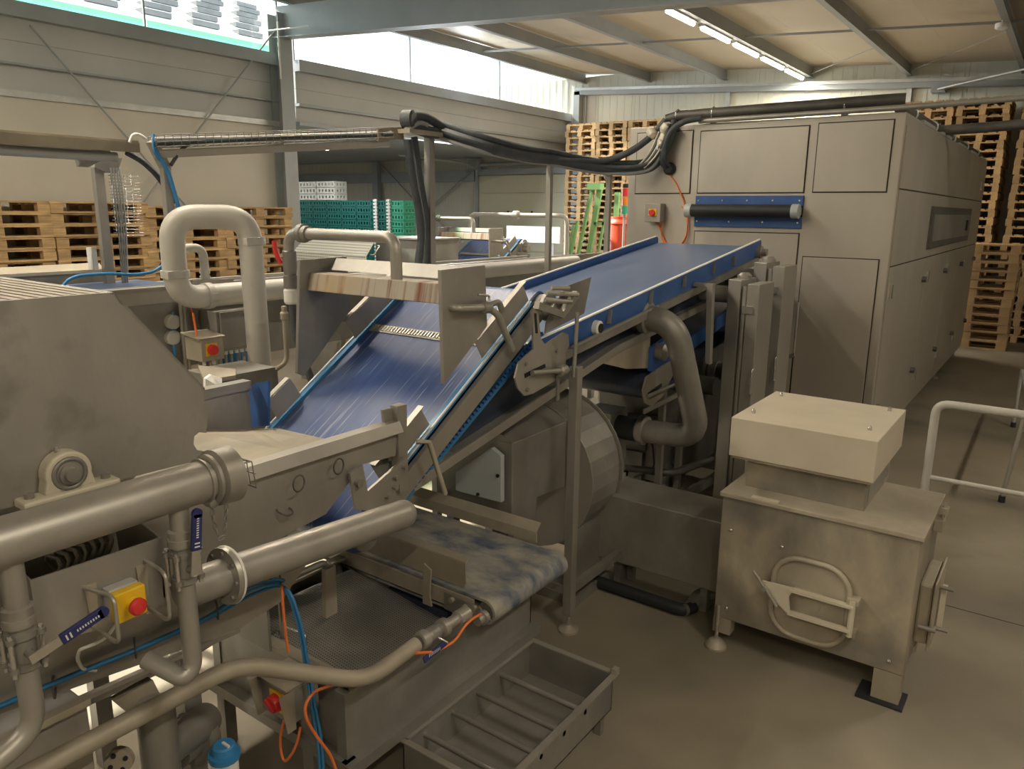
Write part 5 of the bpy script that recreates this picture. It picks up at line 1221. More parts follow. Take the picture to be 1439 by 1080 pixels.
MB().bar((XA + .02, YA - .05, .30), (XA + .02, YBk + .02, .30), .05, .045).build('frame_bar', 'steel_worn_shade', t)  # shade down here is put into the dark bar steel
MB().bar((XBk, YA - .02, .30), (XA + .02, YA - .02, .30), .05, .045).build('frame_bar', 'steel_worn_shade', t)
for x, y in ((XA - .02, YA + .0), (XA - .02, YBk - .03), (XBk + .03, YA + .02), (XBk + .03, YBk - .03)): MB().box(x - .025, x + .025, y - .025, y + .025, 0, .28 if y > 2 else zt2).build('leg', 'steel_worn_shade', t)
# tubular bracket standing on the tank edge
b0 = P(395, 835, Z=.76); b1 = P(458, 805, Z=.76)
MB().tube([(b0.x, b0.y, zt2), b0 + V(0, 0, .05), b1 + V(0, 0, .05), (b1.x, b1.y, zt2)], .014, 8, .03).build('bracket_tube', 'steel_worn_shade', t)
MB().prism([b1 + V(0, -.02, .03), b1 + V(0, .03, .03), V(b1.x, b1.y + .03, zt2), V(b1.x, b1.y - .03, zt2)], (.025, 0, 0)).build('bracket_plate', 'steel_dusty', t)

# ---------------------------------------------------------------- catch tray with rods
zt3 = .27; x0, x1, y0_, y1_ = -1.765, -1.33, 1.77, 2.60; zb3 = .10
t = thing('catch_tray', 'shallow steel catch tray with four cross rods beside the collecting tank', 'tray', ((x0 + x1) / 2, (y0_ + y1_) / 2, 0))
MB().box(x0, x1, y0_, y1_, zb3, zb3 + .005).build('bottom', 'steel_worn_shade', t)
for (a, b, c_, d_) in ((x0, x0 + .005, y0_, y1_), (x1 - .005, x1, y0_, y1_), (x0, x1, y0_, y0_ + .005), (x0, x1, y1_ - .005, y1_)): MB().box(a, b, c_, d_, zb3, zt3).build('wall', 'steel_worn_shade', t)  # tray shade painted in by the darker steel
for (a, b, c_, d_) in ((x0, x0 + .025, y0_, y1_), (x1 - .005, x1 + .022, y0_, y1_), (x0, x1, y0_ - .02, y0_ + .005), (x0, x1, y1_ - .005, y1_ + .022)): MB().box(a, b, c_, d_, zt3, zt3 + .006).build('rim', 'steel', t)
for px, py in ((710, 930), (678, 955), (643, 986), (604, 1018)):
    q = P(px, py, X=x0 + .03); MB().cyl((x0, q.y, zt3 - .05), (x1, q.y, zt3 - .05), .012, 10).build('rod', 'steel_worn_shade', t)
MB().box(x1 - .003, x1 + .02, y1_ - .01, y1_ + .02, zt3, zt3 + .03).build('corner_tab', 'steel', t)
for x in (x0 + .03, x1 - .03):
    for y in (y0_ + .05, y1_ - .05): MB().box(x - .015, x + .015, y - .015, y + .015, 0, zb3).build('leg', 'steel_worn_shade', t)

# ================================================================ dusty cabinet with hood
yF = 3.52; bx0, bx1 = -1.235, -.345; zbt, zbb = .82, .16; yBk = 4.16
t = thing('filter_cabinet', 'dusty steel cabinet with clamped oval door and a boxy hood on its neck', 'cabinet', ((bx0 + bx1) / 2, 3.84, 0))
MB().box(bx0, bx1, yF, yBk, zbb, zbt).build('body', 'steel_patchy', t, bev=.005)
MB().box(bx0 - .012, bx1 + .012, yF - .012, yBk + .012, zbt, zbt + .022).build('lid', 'steel_dusty', t, bev=.003)
# hood and neck
h = [P(a, b, Z=1.205) for a, b in ((1028, 586), (1237, 620), (1273, 574), (1088, 550))]
hx0, hx1, hy0, hy1 = (h[0].x + h[3].x) / 2, (h[1].x + h[2].x) / 2, (h[0].y + h[1].y) / 2, (h[2].y + h[3].y) / 2
zhb = P(1028, 640, Y=hy0).z
hd = MB().box(hx0, hx1, hy0, hy1, zhb, 1.205).build('hood', 'hood_dust', t, bev=.004)
MB().box(hx0 + .01, hx1 - .01, hy0 + .01, hy1 - .01, zhb - .012, zhb).build('hood_lip', 'steel_dusty', hd)
for (px, py) in ((1098, 556), (1059, 580), (1250, 577), (1222, 604)):
    q = P(px, py, Z=1.205); MB().lathe((q.x, q.y, 1.205), (0, 0, 1), [(0, .010), (.012, .010), (.022, .003)], 8).build('stud', 'chrome', hd)
nx0, nx1 = P(1047, 690, Y=hy0 + .06).x, P(1216, 700, Y=hy0 + .06).x
MB().box(nx0, nx1, hy0 + .06, hy1 - .06, zbt + .02, zhb).build('neck', 'steel_patchy', t, bev=.003)
MB().box(nx1, nx1 + .004, hy0 + .11, hy1 - .11, zbt + .05, zhb - .02).build('neck_panel', 'steel_worn_shade', t)
q = P(1065, 700, Z=zbt + .022); MB().box(q.x - .03, q.x + .10, yF + .002, yF + .03, zbt + .022, zbt + .028).build('lid_patch', 'cast_iron', t)
# legs
l1 = MB(); l1.box(bx0 + .0, bx0 + .09, yF, yF + .07, .075, zbb); l1 = l1.build('leg', 'steel_dusty', t)
MB().cyl((bx0 + .03, yF - .02, .02), (bx0 + .03, yF - .02, .24), .010, 8).build('spindle', 'chrome', l1)
MB().lathe((bx0 + .03, yF - .02, 0), (0, 0, 1), [(0, .055), (.012, .055), (.04, .035), (.05, .02)], 18).build('foot', 'steel_dusty', l1)
l2 = MB().box(bx1 - .12, bx1 - .002, yF, yF + .09, .012, zbb).build('leg', 'steel_dusty', t)
MB().box(bx1 - .18, bx1 + .02, yF - .03, yF + .12, 0, .012).build('foot_mat', 'rubber', l2)
for x in (bx0 + .06, bx1 - .06): MB().box(x - .05, x + .05, yBk - .09, yBk, 0, zbb).build('leg', 'steel_dusty', t)
for (px, py) in ((1027, 744), (1021, 854), (1099, 768), (1249, 928)):
    q = P(px, py, Y=yF); MB().lathe((q.x, yF, q.z), (0, -1, 0), [(0, .011), (.006, .010), (.010, .004)], 8).build('rivet', 'chrome', t)
# oval door
def rrect(cx, cz, w, hh, r, y, n=6):
    o = []
    for (sx, sz, a0) in ((1, 1, 0), (-1, 1, 90), (-1, -1, 180), (1, -1, 270)):
        for k_ in range(n + 1):
            a = math.radians(a0 + 90 * k_ / n); o.append(V(cx + sx * (w / 2 - r) + r * math.cos(a), y, cz + sz * (hh / 2 - r) + r * math.sin(a)))
    return o
dc0, dc1 = P(1082, 840, Y=yF), P(1200, 840, Y=yF)
dcx = (dc0.x + dc1.x) / 2; dcz = P(1140, 843, Y=yF).z; dw = .335; dh = .395
do = MB().prism(rrect(dcx, dcz, dw, dh, .12, yF), (0, -.020, 0)).build('door', 'steel_dusty', t, bev=.004)
MB().tube(rrect(dcx, dcz, dw + .01, dh + .01, .12, yF - .022), .014, 8, closed=True).build('door_rim', 'steel_dusty', do)
zz1, zz2 = dcz + .055, dcz - .065
xl, xr = dcx - .185, dcx + .20
for zz in (zz1, zz2):
    MB().bar((dcx - .08, yF - .06, zz), (xr, yF - .06, zz), .035, .012, (0, 0, 1)).build('clamp_arm', 'cast_iron', do)
    MB().box(dcx - .07, dcx + .06, yF - .052, yF - .02, zz - .012, zz + .002).build('clamp_pad', 'steel_dusty', do)
MB().prism([V(xl - .03, yF - .055, zz1 + .005), V(dcx - .06, yF - .055, zz1 + .012), V(dcx - .085, yF - .055, (zz1 + zz2) / 2 + .02), V(dcx - .07, yF - .055, zz2 - .01), V(dcx - .13, yF - .055, zz2 + .03), V(xl, yF - .055, zz1 - .05)], (0, -.014, 0)).build('clamp_wing', 'cast_iron', do)
MB().cyl((xr - .005, yF - .055, zz2 - .03), (xr - .005, yF - .055, zz1 + .03), .014, 10).build('hinge_pin', 'cast_iron', do)
for zz in (zz1 + .02, zz2 - .02): MB().box(xr - .03, xr + .02, yF - .06, yF, zz - .012, zz + .012).build('hinge_lug', 'steel_dusty', do)
MB().cyl((xl - .01, yF, zz1 - .02), (xl - .01, yF - .10, zz1 - .02), .012, 8).build('clamp_bolt', 'chrome', do)
MB().cyl((xl - .07, yF - .085, zz1 + .055), (xl + .055, yF - .085, zz1 - .095), .008, 8).build('clamp_handle', 'pipe_steel', do)
MB().lathe((dcx + .01, yF - .02, dcz - .01), (0, -1, 0), [(0, .045), (.003, .043)], 18).build('door_boss', 'steel_dusty', do)
# side flange door and lid latch on the right face
yc_, zc_ = 3.86, .40
sd = MB(); sd.box(bx1, bx1 + .06, yc_ - .16, yc_ + .16, zc_ - .15, zc_ + .15); sd = sd.build('side_hatch', 'steel_dusty', t, bev=.012)
MB().box(bx1 + .06, bx1 + .072, yc_ - .18, yc_ + .18, zc_ - .17, zc_ + .17).build('hatch_flange', 'steel_dusty', sd, bev=.01)
MB().bar((bx1 + .09, yc_ - .02, zc_ - .12), (bx1 + .09, yc_ - .02, zc_ + .10), .05, .02, (1, 0, 0)).build('clamp_bar', 'cast_iron', sd)
for zz in (-.10, .11): MB().cyl((bx1 + .06, yc_ - .06, zc_ + zz), (bx1 + .13, yc_ - .06, zc_ + zz), .010, 8).build('clamp_bolt', 'steel_worn_shade', sd)
MB().cyl((bx1 + .02, yc_ - .19, zc_ - .05), (bx1 + .09, yc_ - .19, zc_ - .05), .012, 8).build('hinge_pin', 'steel_worn_shade', sd)
q = P(1326, 720, X=bx1 + .03)
lt = MB().box(bx1 + .0, bx1 + .04, q.y - .06, q.y + .05, zbt - .09, zbt - .03).build('lid_latch', 'steel_dusty', t, bev=.004)
MB().cyl((bx1 + .03, q.y, zbt - .06), (bx1 + .03, q.y, zbt + .05), .009, 8).build('latch_bolt', 'chrome', lt)
MB().box(bx1 + .02, bx1 + .05, q.y - .02, q.y + .03, zbt - .01, zbt + .02).build('latch_nut', 'steel_dusty', lt)

# ================================================================ guard rail and trestle at the aisle
Yg = 5.35
a, b, c = P(1313, 590, Y=Yg), P(1330, 570, Y=Yg), P(1439, 577, Y=Yg)
zr_ = P(1340, 569, Y=Yg).z; zm = P(1360, 680, Y=Yg).z
t = thing('guard_rail', 'bent steel tube guard rail with one lower bar behind the dusty cabinet', 'guard rail', (a.x, Yg, 0))
MB().tube([(a.x, Yg, 0), (a.x, Yg, zr_), (1.6, Yg, zr_), (1.6, Yg, 0)], .026, 14, .08).build('frame_tube', 'pipe_plastic', t)
MB().tube([(a.x, Yg, zm), (1.6, Yg, zm)], .016, 12).build('lower_bar', 'pipe_plastic', t)
for x in (a.x, 1.6): MB().box(x - .05, x + .05, Yg - .05, Yg + .05, 0, .008).build('base_plate', 'steel_worn_shade', t)
f1, f2 = P(1408, 700, Z=.03), P(1424, 596, Z=.03)
top1 = P(1446, 560, Y=f1.y + .05)
t = thing('folding_trestle', 'steel tube trestle with rubber feet standing beyond the guard rail', 'trestle', (f1.x, f1.y, 0))
MB().tube([f1, top1, V(top1.x + .9, top1.y, top1.z), V(f1.x + 1.3, f1.y, .03)], .017, 12, .06).build('leg_frame', 'pipe_steel', t)
MB().tube([f2, P(1436, 520, Y=f2.y - .05), V(top1.x, top1.y, top1.z)], .017, 12, .06).build('rear_leg', 'grey_plastic', t)
c0 = P(1432, 603, Y=f1.y + .05); MB().tube([c0, c0 + V(.9, 0, 0)], .014, 10).build('cross_tube', 'pipe_steel', t)
for f in (f1, f2): MB().lathe((f.x, f.y, 0), (0, 0, 1), [(0, .024), (.05, .024), (.055, .019)], 12).build('rubber_foot', 'rubber', t)
# ================================================================ sorting table behind, with canopy, pipes and boxes
XN, XFr, zt4 = -4.40, -5.50, 1.73
yS, yEn = -.6, P(850, 358, X=XN).y
t = thing('sorting_table', 'long raised steel sorting table with pale belt between the two conveyor lines', 'table', (-5, 3.5, 0))
MB().box(XN - .02, XN, yS, yEn, zt4 - .10, zt4).build('near_rim', 'steel', t)
MB().box(XN - .02, XN + .05, yS, yEn, zt4 - .004, zt4 + .004).build('rim_lip', 'steel', t)
zf = P(140, 374, X=XFr).z
yfe = P(143, 373, X=XFr).y
MB().box(XFr - .03, XFr, yfe, yEn, zt4 - .14, zt4 - .08).build('far_rim', 'steel', t)
MB().box(XFr - .03, XFr, yS, yfe, zt4 - .12, zt4 + .04).build('far_rim', 'steel_dusty', t)
MB().prism([V(XFr - .05, yS, zt4 + .04), V(XFr + .05, yS, zt4 + .02), V(XFr + .05, yfe, zt4 + .02), V(XFr - .05, yfe, zt4 + .06)], (0, 0, .02)).build('far_lip', 'steel_dusty', t)
MB().box(XFr + .02, XN - .30, yS, 2.9, zt4 - .07, zt4 - .05).build('belt', 'belt_pale', t)
MB().box(XFr + .02, XN - .02, 2.9, yEn, zt4 - .16, zt4 - .14).build('trough', 'steel_worn_shade', t)
for x in (XN - .28, XN - .18): MB().box(x - .02, x + .02, yS, 3.1, zt4 - .06, zt4 - .02).build('guide_bar', 'steel_worn_shade', t)
MB().box(XN - .03, XN - .012, yS, yEn, 1.22, zt4 - .10).build('apron', 'steel_worn_shade', t)
for y in (0, 1.6, 3.2, 4.8, 6.4, 7.8):
    for x in (XN - .06, XFr + .03): MB().box(x - .03, x + .03, y - .03, y + .03, 0, zt4 - .10).build('leg', 'steel_worn_shade', t)
for q in ((243, 452), (243, 474)):
    c = P(*q, X=XN + .01); MB().lathe(c - V(.03, 0, 0), (1, 0, 0), [(0, .045), (.04, .045), (.045, .03)], 16).build('port_cap', 'pipe_plastic', t)
for px in (257, 262): c = P(px, 470, X=XN + .03); MB().cyl((c.x, c.y, .9), (c.x, c.y, zt4 - .1), .012, 8).build('conduit', 'steel', t)
# U shaped pipe over it
XP = -4.0
r = .066
za = P(290, 304, X=XP).z; yl = P(243, 350, X=XP).y; XQ = -3.80; yr = P(354, 345, X=XQ).y; zh = P(330, 412, X=XP).z
t = thing('u_pipe', 'thick grey pipe bent into an upright loop behind the washer', 'pipe', (XP, yl, 0))
yr2 = P(370, 530, X=XQ).y
MB().tube([(XP, 6.6, zh), (XP, yl, zh), (XP, yl, za), (XQ, yr - .01, za), (XQ, yr2, .0)], r, 20, .14, 10).build('pipe', 'pipe_plastic', t)
for c, d in (((XP, yl, P(243, 385, X=XP).z), (0, 0, 1)), ((XQ, yr, P(358, 338, X=XQ).z), (0, 0, 1)), ((XP, P(291, 409, X=XP).y, zh), (0, 1, 0))):
    MB().lathe(c, d, [(-.022, .070), (-.02, .076), (.02, .076), (.022, .070)], 20).build('clamp', 'pipe_plastic', t)
    MB().box(c[0] + .05, c[0] + .085, c[1] - .09 if d[2] else c[1] - .02, c[1] - .06 if d[2] else c[1] + .02, c[2] - .02, c[2] + .02).build('clamp_lug', 'pipe_plastic', t)
# small pipes behind it
t = thing('small_return_bend', 'thin pale pipe with a tight return bend behind the loop pipe', 'pipe', (-4.35, 3.0, 0))
q = P(258, 352, X=-4.36)
zs_ = P(268, 348, X=-4.36).z
MB().tube([(-4.36, q.y - .03, zt4), (-4.36, q.y - .03, zs_), (-4.36, q.y + .13, zs_), (-4.36, q.y + .13, zt4)], .026, 12, .07).build('pipe', 'pipe_plastic', t)
for zz in (zs_ - .16, zs_ - .2): MB().lathe((-4.36, q.y + .13, zz), (0, 0, 1), [(0, .032), (.025, .032)], 12).build('ring', 'pipe_plastic', t)
MB().bar(V(-4.33, q.y + .02, zs_ - .22), V(-4.33, q.y + .30, zt4), .05, .03, (1, 0, 0)).build('strut', 'steel', t)
# electrical cabinet and isolator on the apron
Xe = -4.22
a, b, c, d = P(295, 440, X=Xe), P(357, 432, X=Xe), P(357, 487, X=Xe), P(310, 489, X=Xe)
t = thing('electric_cabinet', 'flat steel electric cabinet with a row of glands and looped grey cables', 'cabinet', (Xe, a.y, c.z))
MB().box(XN, Xe, a.y + .04, b.y + .02, c.z, b.z).build('case', 'steel_worn_shade', t, bev=.004)
MB().box(Xe, Xe + .012, a.y + .06, b.y + .02, c.z + .02, b.z - .005).build('door', 'steel', t, bev=.003)
q = P(343, 441, X=Xe + .012); MB().cyl(q, q + V(.01, 0, 0), .012, 10).build('lock', 'chrome', t)
for k in range(7):
    y = a.y + .08 + k * (b.y - a.y - .08) / 6
    MB().cyl((Xe - .05, y, c.z - .03), (Xe - .05, y, c.z), .014, 8).build('gland', 'white_plastic', t)
    MB().tube([(Xe - .05, y, c.z - .02), (Xe - .04, y - .01, c.z - .10), (Xe - .04, y - .05, c.z - .16 + .02 * math.sin(k)), (Xe - .05, y - .10, c.z - .11), (Xe - .06, y - .09, c.z - .02)], .007, 6, .05).build('cable_loop', 'blue_cable' if k in (3, 4, 5) else 'grey_cable', t)
Xi = -3.85
a, b, c = P(282, 477, X=Xi), P(302, 475, X=Xi), P(302, 506, X=Xi)
t = thing('wall_isolator', 'dusty steel isolator box with red rotary switch below the loop pipe', 'switch', (Xi, a.y, c.z))
bb = MB().box(Xi - .16, Xi, a.y, a.y + .14, c.z, a.z).build('box', 'steel_dusty', t, bev=.003)
MB().prism([V(Xi + .01, a.y - .02, a.z), V(Xi + .01, a.y + .15, a.z), V(Xi - .17, a.y + .15, a.z + .02), V(Xi - .17, a.y - .02, a.z + .02)], (0, 0, .006)).build('hood', 'steel_dusty', t)
c0 = V(Xi, a.y + .06, (a.z + c.z) / 2)
MB().box(Xi, Xi + .006, c0.y - .035, c0.y + .035, c0.z - .035, c0.z + .035).build('plate', 'yellow', t)
MB().lathe(c0, (1, 0, 0), [(.006, .03), (.03, .028)], 14).build('knob', 'red', t)
for s in (.04, .1): MB().cyl((Xi - .05, a.y + s, c.z - .03), (Xi - .05, a.y + s, c.z), .01, 8).build('gland', 'white_plastic', t)
MB().box(Xi - .12, Xi - .08, a.y + .05, a.y + .09, 0, c.z).build('stand', 'steel_worn_shade', t)
cable('orange_cable', [P(*q, X=-4.39) for q in ((268, 432), (272, 450), (275, 468), (266, 490), (258, 505))], .006, 'orange_cable', 'orange cable running down behind the isolator below the loop pipe')
cable('orange_cable', [P(*q, X=-3.9) for q in ((271, 440), (275, 460), (277, 478))], .006, 'orange_cable', 'second orange cable entering the isolator hood from above')
cable('blue_cable', [P(*q, X=-4.388) for q in ((243, 438), (243, 460), (244, 485), (246, 500))], .010, 'blue_cable', 'blue cable hanging down beside the round port caps')
cable('blue_cable', [P(*q, X=-4.62) for q in ((88, 403), (94, 394), (110, 387), (150, 384), (190, 386), (215, 382), (228, 374), (236, 360))], .010, 'blue_cable', 'blue cable lying across the pale belt of the sorting table')
# low bench with pale sheet behind the tank
t = thing('low_bench', 'dusty low steel bench top with a pale folded sheet behind the tank', 'bench', (-3.6, 2.3, 0))
zb_ = P(300, 520, X=-3.55).z
MB().prism([P(278, 513, Z=zb_), P(331, 518, Z=zb_), P(331, 527, Z=zb_), P(312, 530, Z=zb_), P(285, 530, Z=zb_)], (0, 0, -.02)).build('top', 'steel_dusty', t)
MB().box(-3.75, -3.45, 2.2, 2.55, 0, zb_ - .02).build('case', 'steel_worn_shade', t)
MB().prism([P(289, 532, X=-3.35), P(297, 526, X=-3.40), P(312, 531, X=-3.35), P(312, 545, X=-3.35), P(289, 545, X=-3.35)], (-.02, 0, 0)).build('sheet', 'sheet_white', t)
# post beside the perforated cover etc. : hose drop at the portal
t = thing('drain_pipe', 'thin upright pipe with union behind the spray portal', 'pipe', (-3.4, 2.75, 0))
q = P(399, 430, X=-3.5)
MB().tube([(q.x, q.y, q.z), (q.x, q.y, q.z - .32), (q.x, q.y - .12, q.z - .36)], .014, 8, .05).build('pipe', 'steel_dusty', t)
MB().lathe((q.x, q.y, q.z - .08), (0, 0, 1), [(0, .018), (.01, .024), (.04, .024), (.05, .018)], 10).build('union', 'steel_dusty', t)
MB().box(q.x - .03, q.x + .03, q.y - .15, q.y - .09, 0, q.z - .34).build('stand', 'steel_worn_shade', t)

# canopy lamp over the table on its post
Xc = -5.35
q0, q1 = P(132, 235, X=Xc), P(150, 377, X=Xc)
t = thing('canopy_frame', 'cranked steel canopy post with wire cable ladder over the sorting table', 'frame', (Xc, q0.y, zt4))
MB().bar(V(Xc, q0.y + .02, zt4 - .1), V(Xc, q0.y + .02, q0.z), .06, .05, (1, 0, 0)).build('post', 'steel', t)
MB().prism([V(Xc + .03, q0.y - .01, q0.z), P(135, 222, X=Xc + .03), P(172, 222, X=Xc + .03), P(165, 243, X=Xc + .03), V(Xc + .03, q0.y + .06, q0.z - .03)], (-.06, 0, 0)).build('gusset', 'steel_worn_shade', t)
zc0 = P(80, 209, X=-5.0).z
yce = P(178, 207, X=-5.0).y
MB().prism([V(-5.25, -.6, zc0 + .02), V(-4.85, -.6, zc0 + .06), V(-4.85, yce, zc0 + .06), V(-5.25, yce, zc0 + .02)], (0, 0, .012)).build('canopy', 'steel_dusty', t)
MB().box(-4.86, -4.84, -.6, yce, zc0 - .0, zc0 + .06).build('canopy_lip', 'steel_dusty', t)
MB().cyl((-4.95, -.6, zc0 - .03), (-4.95, yce - .1, zc0 - .03), .03, 12).build('lamp_tube_housing', 'grey_plastic', t)
MB().bar(V(-5.05, yce - .12, zc0 + .01), V(-5.3, yce - .15, q0.z + .02), .08, .05).build('arm', 'steel_worn_shade', t)
for i in range(4): 
    y = q0.y + .08 + i * .045
    MB().cyl((Xc + .05, y, q0.z - .04), (Xc + .05, y, q0.z - .42 + .03 * i), .003, 5).build('ladder_wire', 'chrome', t)
for i in range(20): MB().cyl((Xc + .055, q0.y + .06, q0.z - .05 - i * .021), (Xc + .055, q0.y + .27, q0.z - .05 - i * .021), .0025, 5).build('ladder_rung', 'chrome', t)
for i in range(4): MB().tube([(Xc + .06, q0.y + .08 + i * .02, q0.z), (Xc + .065, q0.y + .09 + i * .018, q0.z - .35), (Xc + .06, q0.y + .08 + i * .012, zt4 - .05)], .006, 5, .1).build('cable', 'grey_cable', t)
q = P(133, 362, X=Xc); MB().box(Xc - .04, Xc + .04, q.y - .03, q.y + .0, q.z - .08, q.z + .07).build('switch', 'white_plastic', t)

# second cranked post with blue cables and the overhead cable tray
Xd = -4.75
p0, p1, p2, p3 = P(213, 198, X=Xd), P(232, 235, X=Xd), P(236, 292, X=Xd), P(240, 330, X=Xd)
t = thing('tray_post', 'cranked steel post with blue cables carrying the overhead cable tray', 'post', (Xd, p2.y, zt4))
MB().bar(p0, p1, .05, .06, (1, 0, 0)).build('arm', 'steel_dusty', t)
MB().bar(V(Xd, p1.y, p1.z + .02), V(Xd, p1.y, zt4 - .15), .05, .05, (1, 0, 0)).build('post', 'steel', t)
for k, dx in enumerate((.03, .045)): MB().tube([p0 + V(.03, 0, .04), P(215 + 4 * k, 212, X=Xd + .04), P(234 + 2 * k, 236, X=Xd + dx), V(Xd + dx, p1.y + .05, p2.z), V(Xd + dx, p1.y + .06, zt4 - .1)], .010, 7, .08).build('cable', 'blue_cable', t)
MB().tube([P(182, 200, X=Xd), P(186, 189, X=Xd), P(195, 188, X=Xd), P(205, 195, X=Xd)], .009, 7, .03).build('cable', 'white_plastic', t)
MB().tube([P(300, 193, X=Xd + .05), P(270, 198, X=Xd + .05), P(254, 210, X=Xd + .05), P(240, 232, X=Xd + .05)], .012, 7, .06).build('cable', 'hose', t)
MB().tube([P(178, 214, X=Xd - .2), P(200, 226, X=Xd - .2), P(225, 250, X=Xd - .2), P(245, 285, X=Xd - .2)], .02, 8, .1).build('hose', 'hose', t)

# overhead tray from the canopy to the hose post
A = P(215, 205, X=-4.75); B = P(545, 192, X=-4.30)
B = V(-4.30, B.y, B.z)
t = thing('cable_tray', 'overhead wire mesh cable tray with conduits leading to the hose post', 'cable tray', (A + B) / 2)
d = (B - A).normalized(); sdv = d.cross(V(0, 0, 1)).normalized()
MB().bar(A - V(0, 0, .05), B - V(0, 0, .05), .05, .05).build('beam', 'steel', t)
for k in range(7): MB().tube([A + sdv * (.024 * (k - 3)) + V(0, 0, .012 + .012 * (k % 3)), A.lerp(B, .5) + sdv * (.024 * (3 - k)) + V(0, 0, .02 + .01 * (k % 2)), B + sdv * (.024 * (k - 3)) + V(0, 0, .012 + .014 * (k % 2))], .014, 6).build('conduit', ('hose', 'steel_worn_shade', 'grey_cable')[k % 3], t)
for s in (-1, 1):
    for h in (0, .035, .07): MB().tube([A + sdv * s * .09 + V(0, 0, h - .01), B + sdv * s * .09 + V(0, 0, h - .01)], .003, 5).build('tray_wire', 'steel_worn_shade', t)
n = int((B - A).length / .05)
for k in range(n):
    c = A + d * (k * .05); MB().tube([c + sdv * -.09 + V(0, 0, .06), c + sdv * -.09 + V(0, 0, -.012), c + sdv * .09 + V(0, 0, -.012), c + sdv * .09 + V(0, 0, .06)], .0025, 4).build('tray_rung', 'steel_worn_shade', t)
MB().prism([P(532, 181, X=-4.26), P(566, 178, X=-4.26), P(568, 196, X=-4.26), P(532, 198, X=-4.26)], (-.02, 0, 0)).build('end_plate', 'steel_dusty', t)
# posts under the hose run
def hose_post(px, py, X=None, Y=None, label='', w=.045):
    q = P(px, py, X=X, Y=Y)
    o = thing('hose_post', label, 'post', (q.x, q.y, 0), 'posts carrying the hose bundle')
    MB().box(q.x - w / 2, q.x + w / 2, q.y - w / 2, q.y + w / 2, 0, q.z).build('post', 'steel', o)
    MB().box(q.x - .06, q.x + .06, q.y - .06, q.y + .06, 0, .008).build('base_plate', 'steel_worn_shade', o)
    return q, o
q1, o1 = hose_post(603, 187, X=-4.25, label='hose post with two thick hoses strapped beside it', w=.06)
MB().box(q1.x - .05, q1.x + .12, q1.y - .35, q1.y + .03, q1.z - .03, q1.z).build('arm', 'steel_dusty', o1)
q2, o2 = hose_post(773, 217, Y=5.9, label='slim hose post between the sorting table end and the feeding conveyor')
q3, o3 = hose_post(857, 228, Y=6.6, label='hose post with a diagonal brace beside the dryer edge')
MB().bar(P(845, 238, Y=6.6), P(856, 256, Y=6.6), .03, .03).build('brace', 'steel', o3)
# hoses: two down the first post, bundle over to the dryer
def hose(pts, r, mat, label, fil=.15, seg=10): return MB().tube(pts, r, seg, fil).build('hose', mat, label=label, cat='hose', group='hoses on the overhead run')
XO = -4.2
hose([P(573, 196, X=XO), P(580, 250, X=XO), P(590, 300, X=XO), P(593, 335, X=XO), P(588, 368, X=XO), P(586, 400, X=XO)], .034, 'hose', 'thick dark hose hanging in a bow beside the first hose post')
hose([P(582, 192, X=XO - .05), P(590, 250, X=XO - .05), P(599, 300, X=XO - .05), P(600, 345, X=XO - .05), P(596, 400, X=XO - .05)], .026, 'hose', 'thinner dark hose hanging between the thick hose and the first hose post')
hose([P(580, 215, X=XO - .1), P(592, 240, X=XO - .1), P(600, 262, X=XO - .1), P(603, 300, X=XO - .12)], .012, 'grey_cable', 'thin pale cable hanging down the first hose post')
hc = P(574, 168, X=XO)
t = thing('hose_bundle', 'bundled dark hose ends wrapped at the top of the first hose post', 'hose', hc)
MB().lathe(hc, (1, .3, 0), [(-.05, .05), (-.04, .07), (.04, .07), (.05, .05)], 18).build('hose_loop', 'hose', t)
MB().tube([hc + V(-.02, 0, .03), P(595, 163, X=XO), P(612, 172, X=XO), P(628, 184, X=XO)], .035, 10, .08).build('hose_end', 'hose', t)
MB().tube([hc + V(0, 0, -.03), P(590, 183, X=XO), P(612, 187, X=XO), P(630, 190, X=XO)], .045, 10, .08).build('hose_end', 'hose', t)
MB().tube([P(575, 180, X=XO + .03), P(590, 172, X=XO + .03), P(600, 176, X=XO + .03)], .02, 8, .05).build('wrap', 'grey_cable', t)
MB().cyl(hc + V(0, 0, -.05), (hc.x, hc.y, q1.z), .04, 10).build('support', 'steel', t)
def run(dy, dz, r, mat, label):
    pts = [P(620, 183, X=XO), P(680, 203, D=6.0), P(740, 217, D=6.5), P(772, 220, Y=5.9), P(815, 230, Y=6.25), P(857, 236, Y=6.6), P(895, 236, Y=6.75), P(920, 230, Y=6.85), P(938, 200, Y=6.86), P(945, 175, Y=6.87)]
    pts = [p + V(0, dy, dz) for p in pts]
    hose(pts, r, mat, label, .25)
run(0, -.02, .05, 'hose', 'thickest dark hose of the overhead bundle between hose post and dryer')
run(.03, .045, .028, 'hose', 'upper dark hose of the overhead bundle between hose post and dryer')
run(-.07, .0, .02, 'hose', 'slim dark hose along the near side of the overhead bundle')
run(-.05, -.055, .016, 'grey_cable', 'pale conduit slung under the overhead bundle')
hose([P(770, 226, Y=5.85), P(850, 228, Y=6.55), P(890, 212, Y=6.7), P(920, 188, Y=6.85), P(936, 168, Y=6.88)], .032, 'hose', 'dark hose rising from the overhead bundle to the dryer roof pipe', .2)
hose([P(985, 166, Y=6.88), P(960, 170, Y=6.82), P(940, 185, Y=6.80), P(932, 210, Y=6.80), P(930, 228, Y=6.82), P(938, 238, Y=6.93)], .028, 'hose', 'dark hose bending from the dryer roof into its front panel', .1)
hose([P(975, 169, Y=6.86), P(950, 175, Y=6.80), P(936, 195, Y=6.80), P(933, 225, Y=6.80), P(944, 236, Y=6.93)], .016, 'hose', 'thin dark hose beside the hose entering the dryer panel', .1)
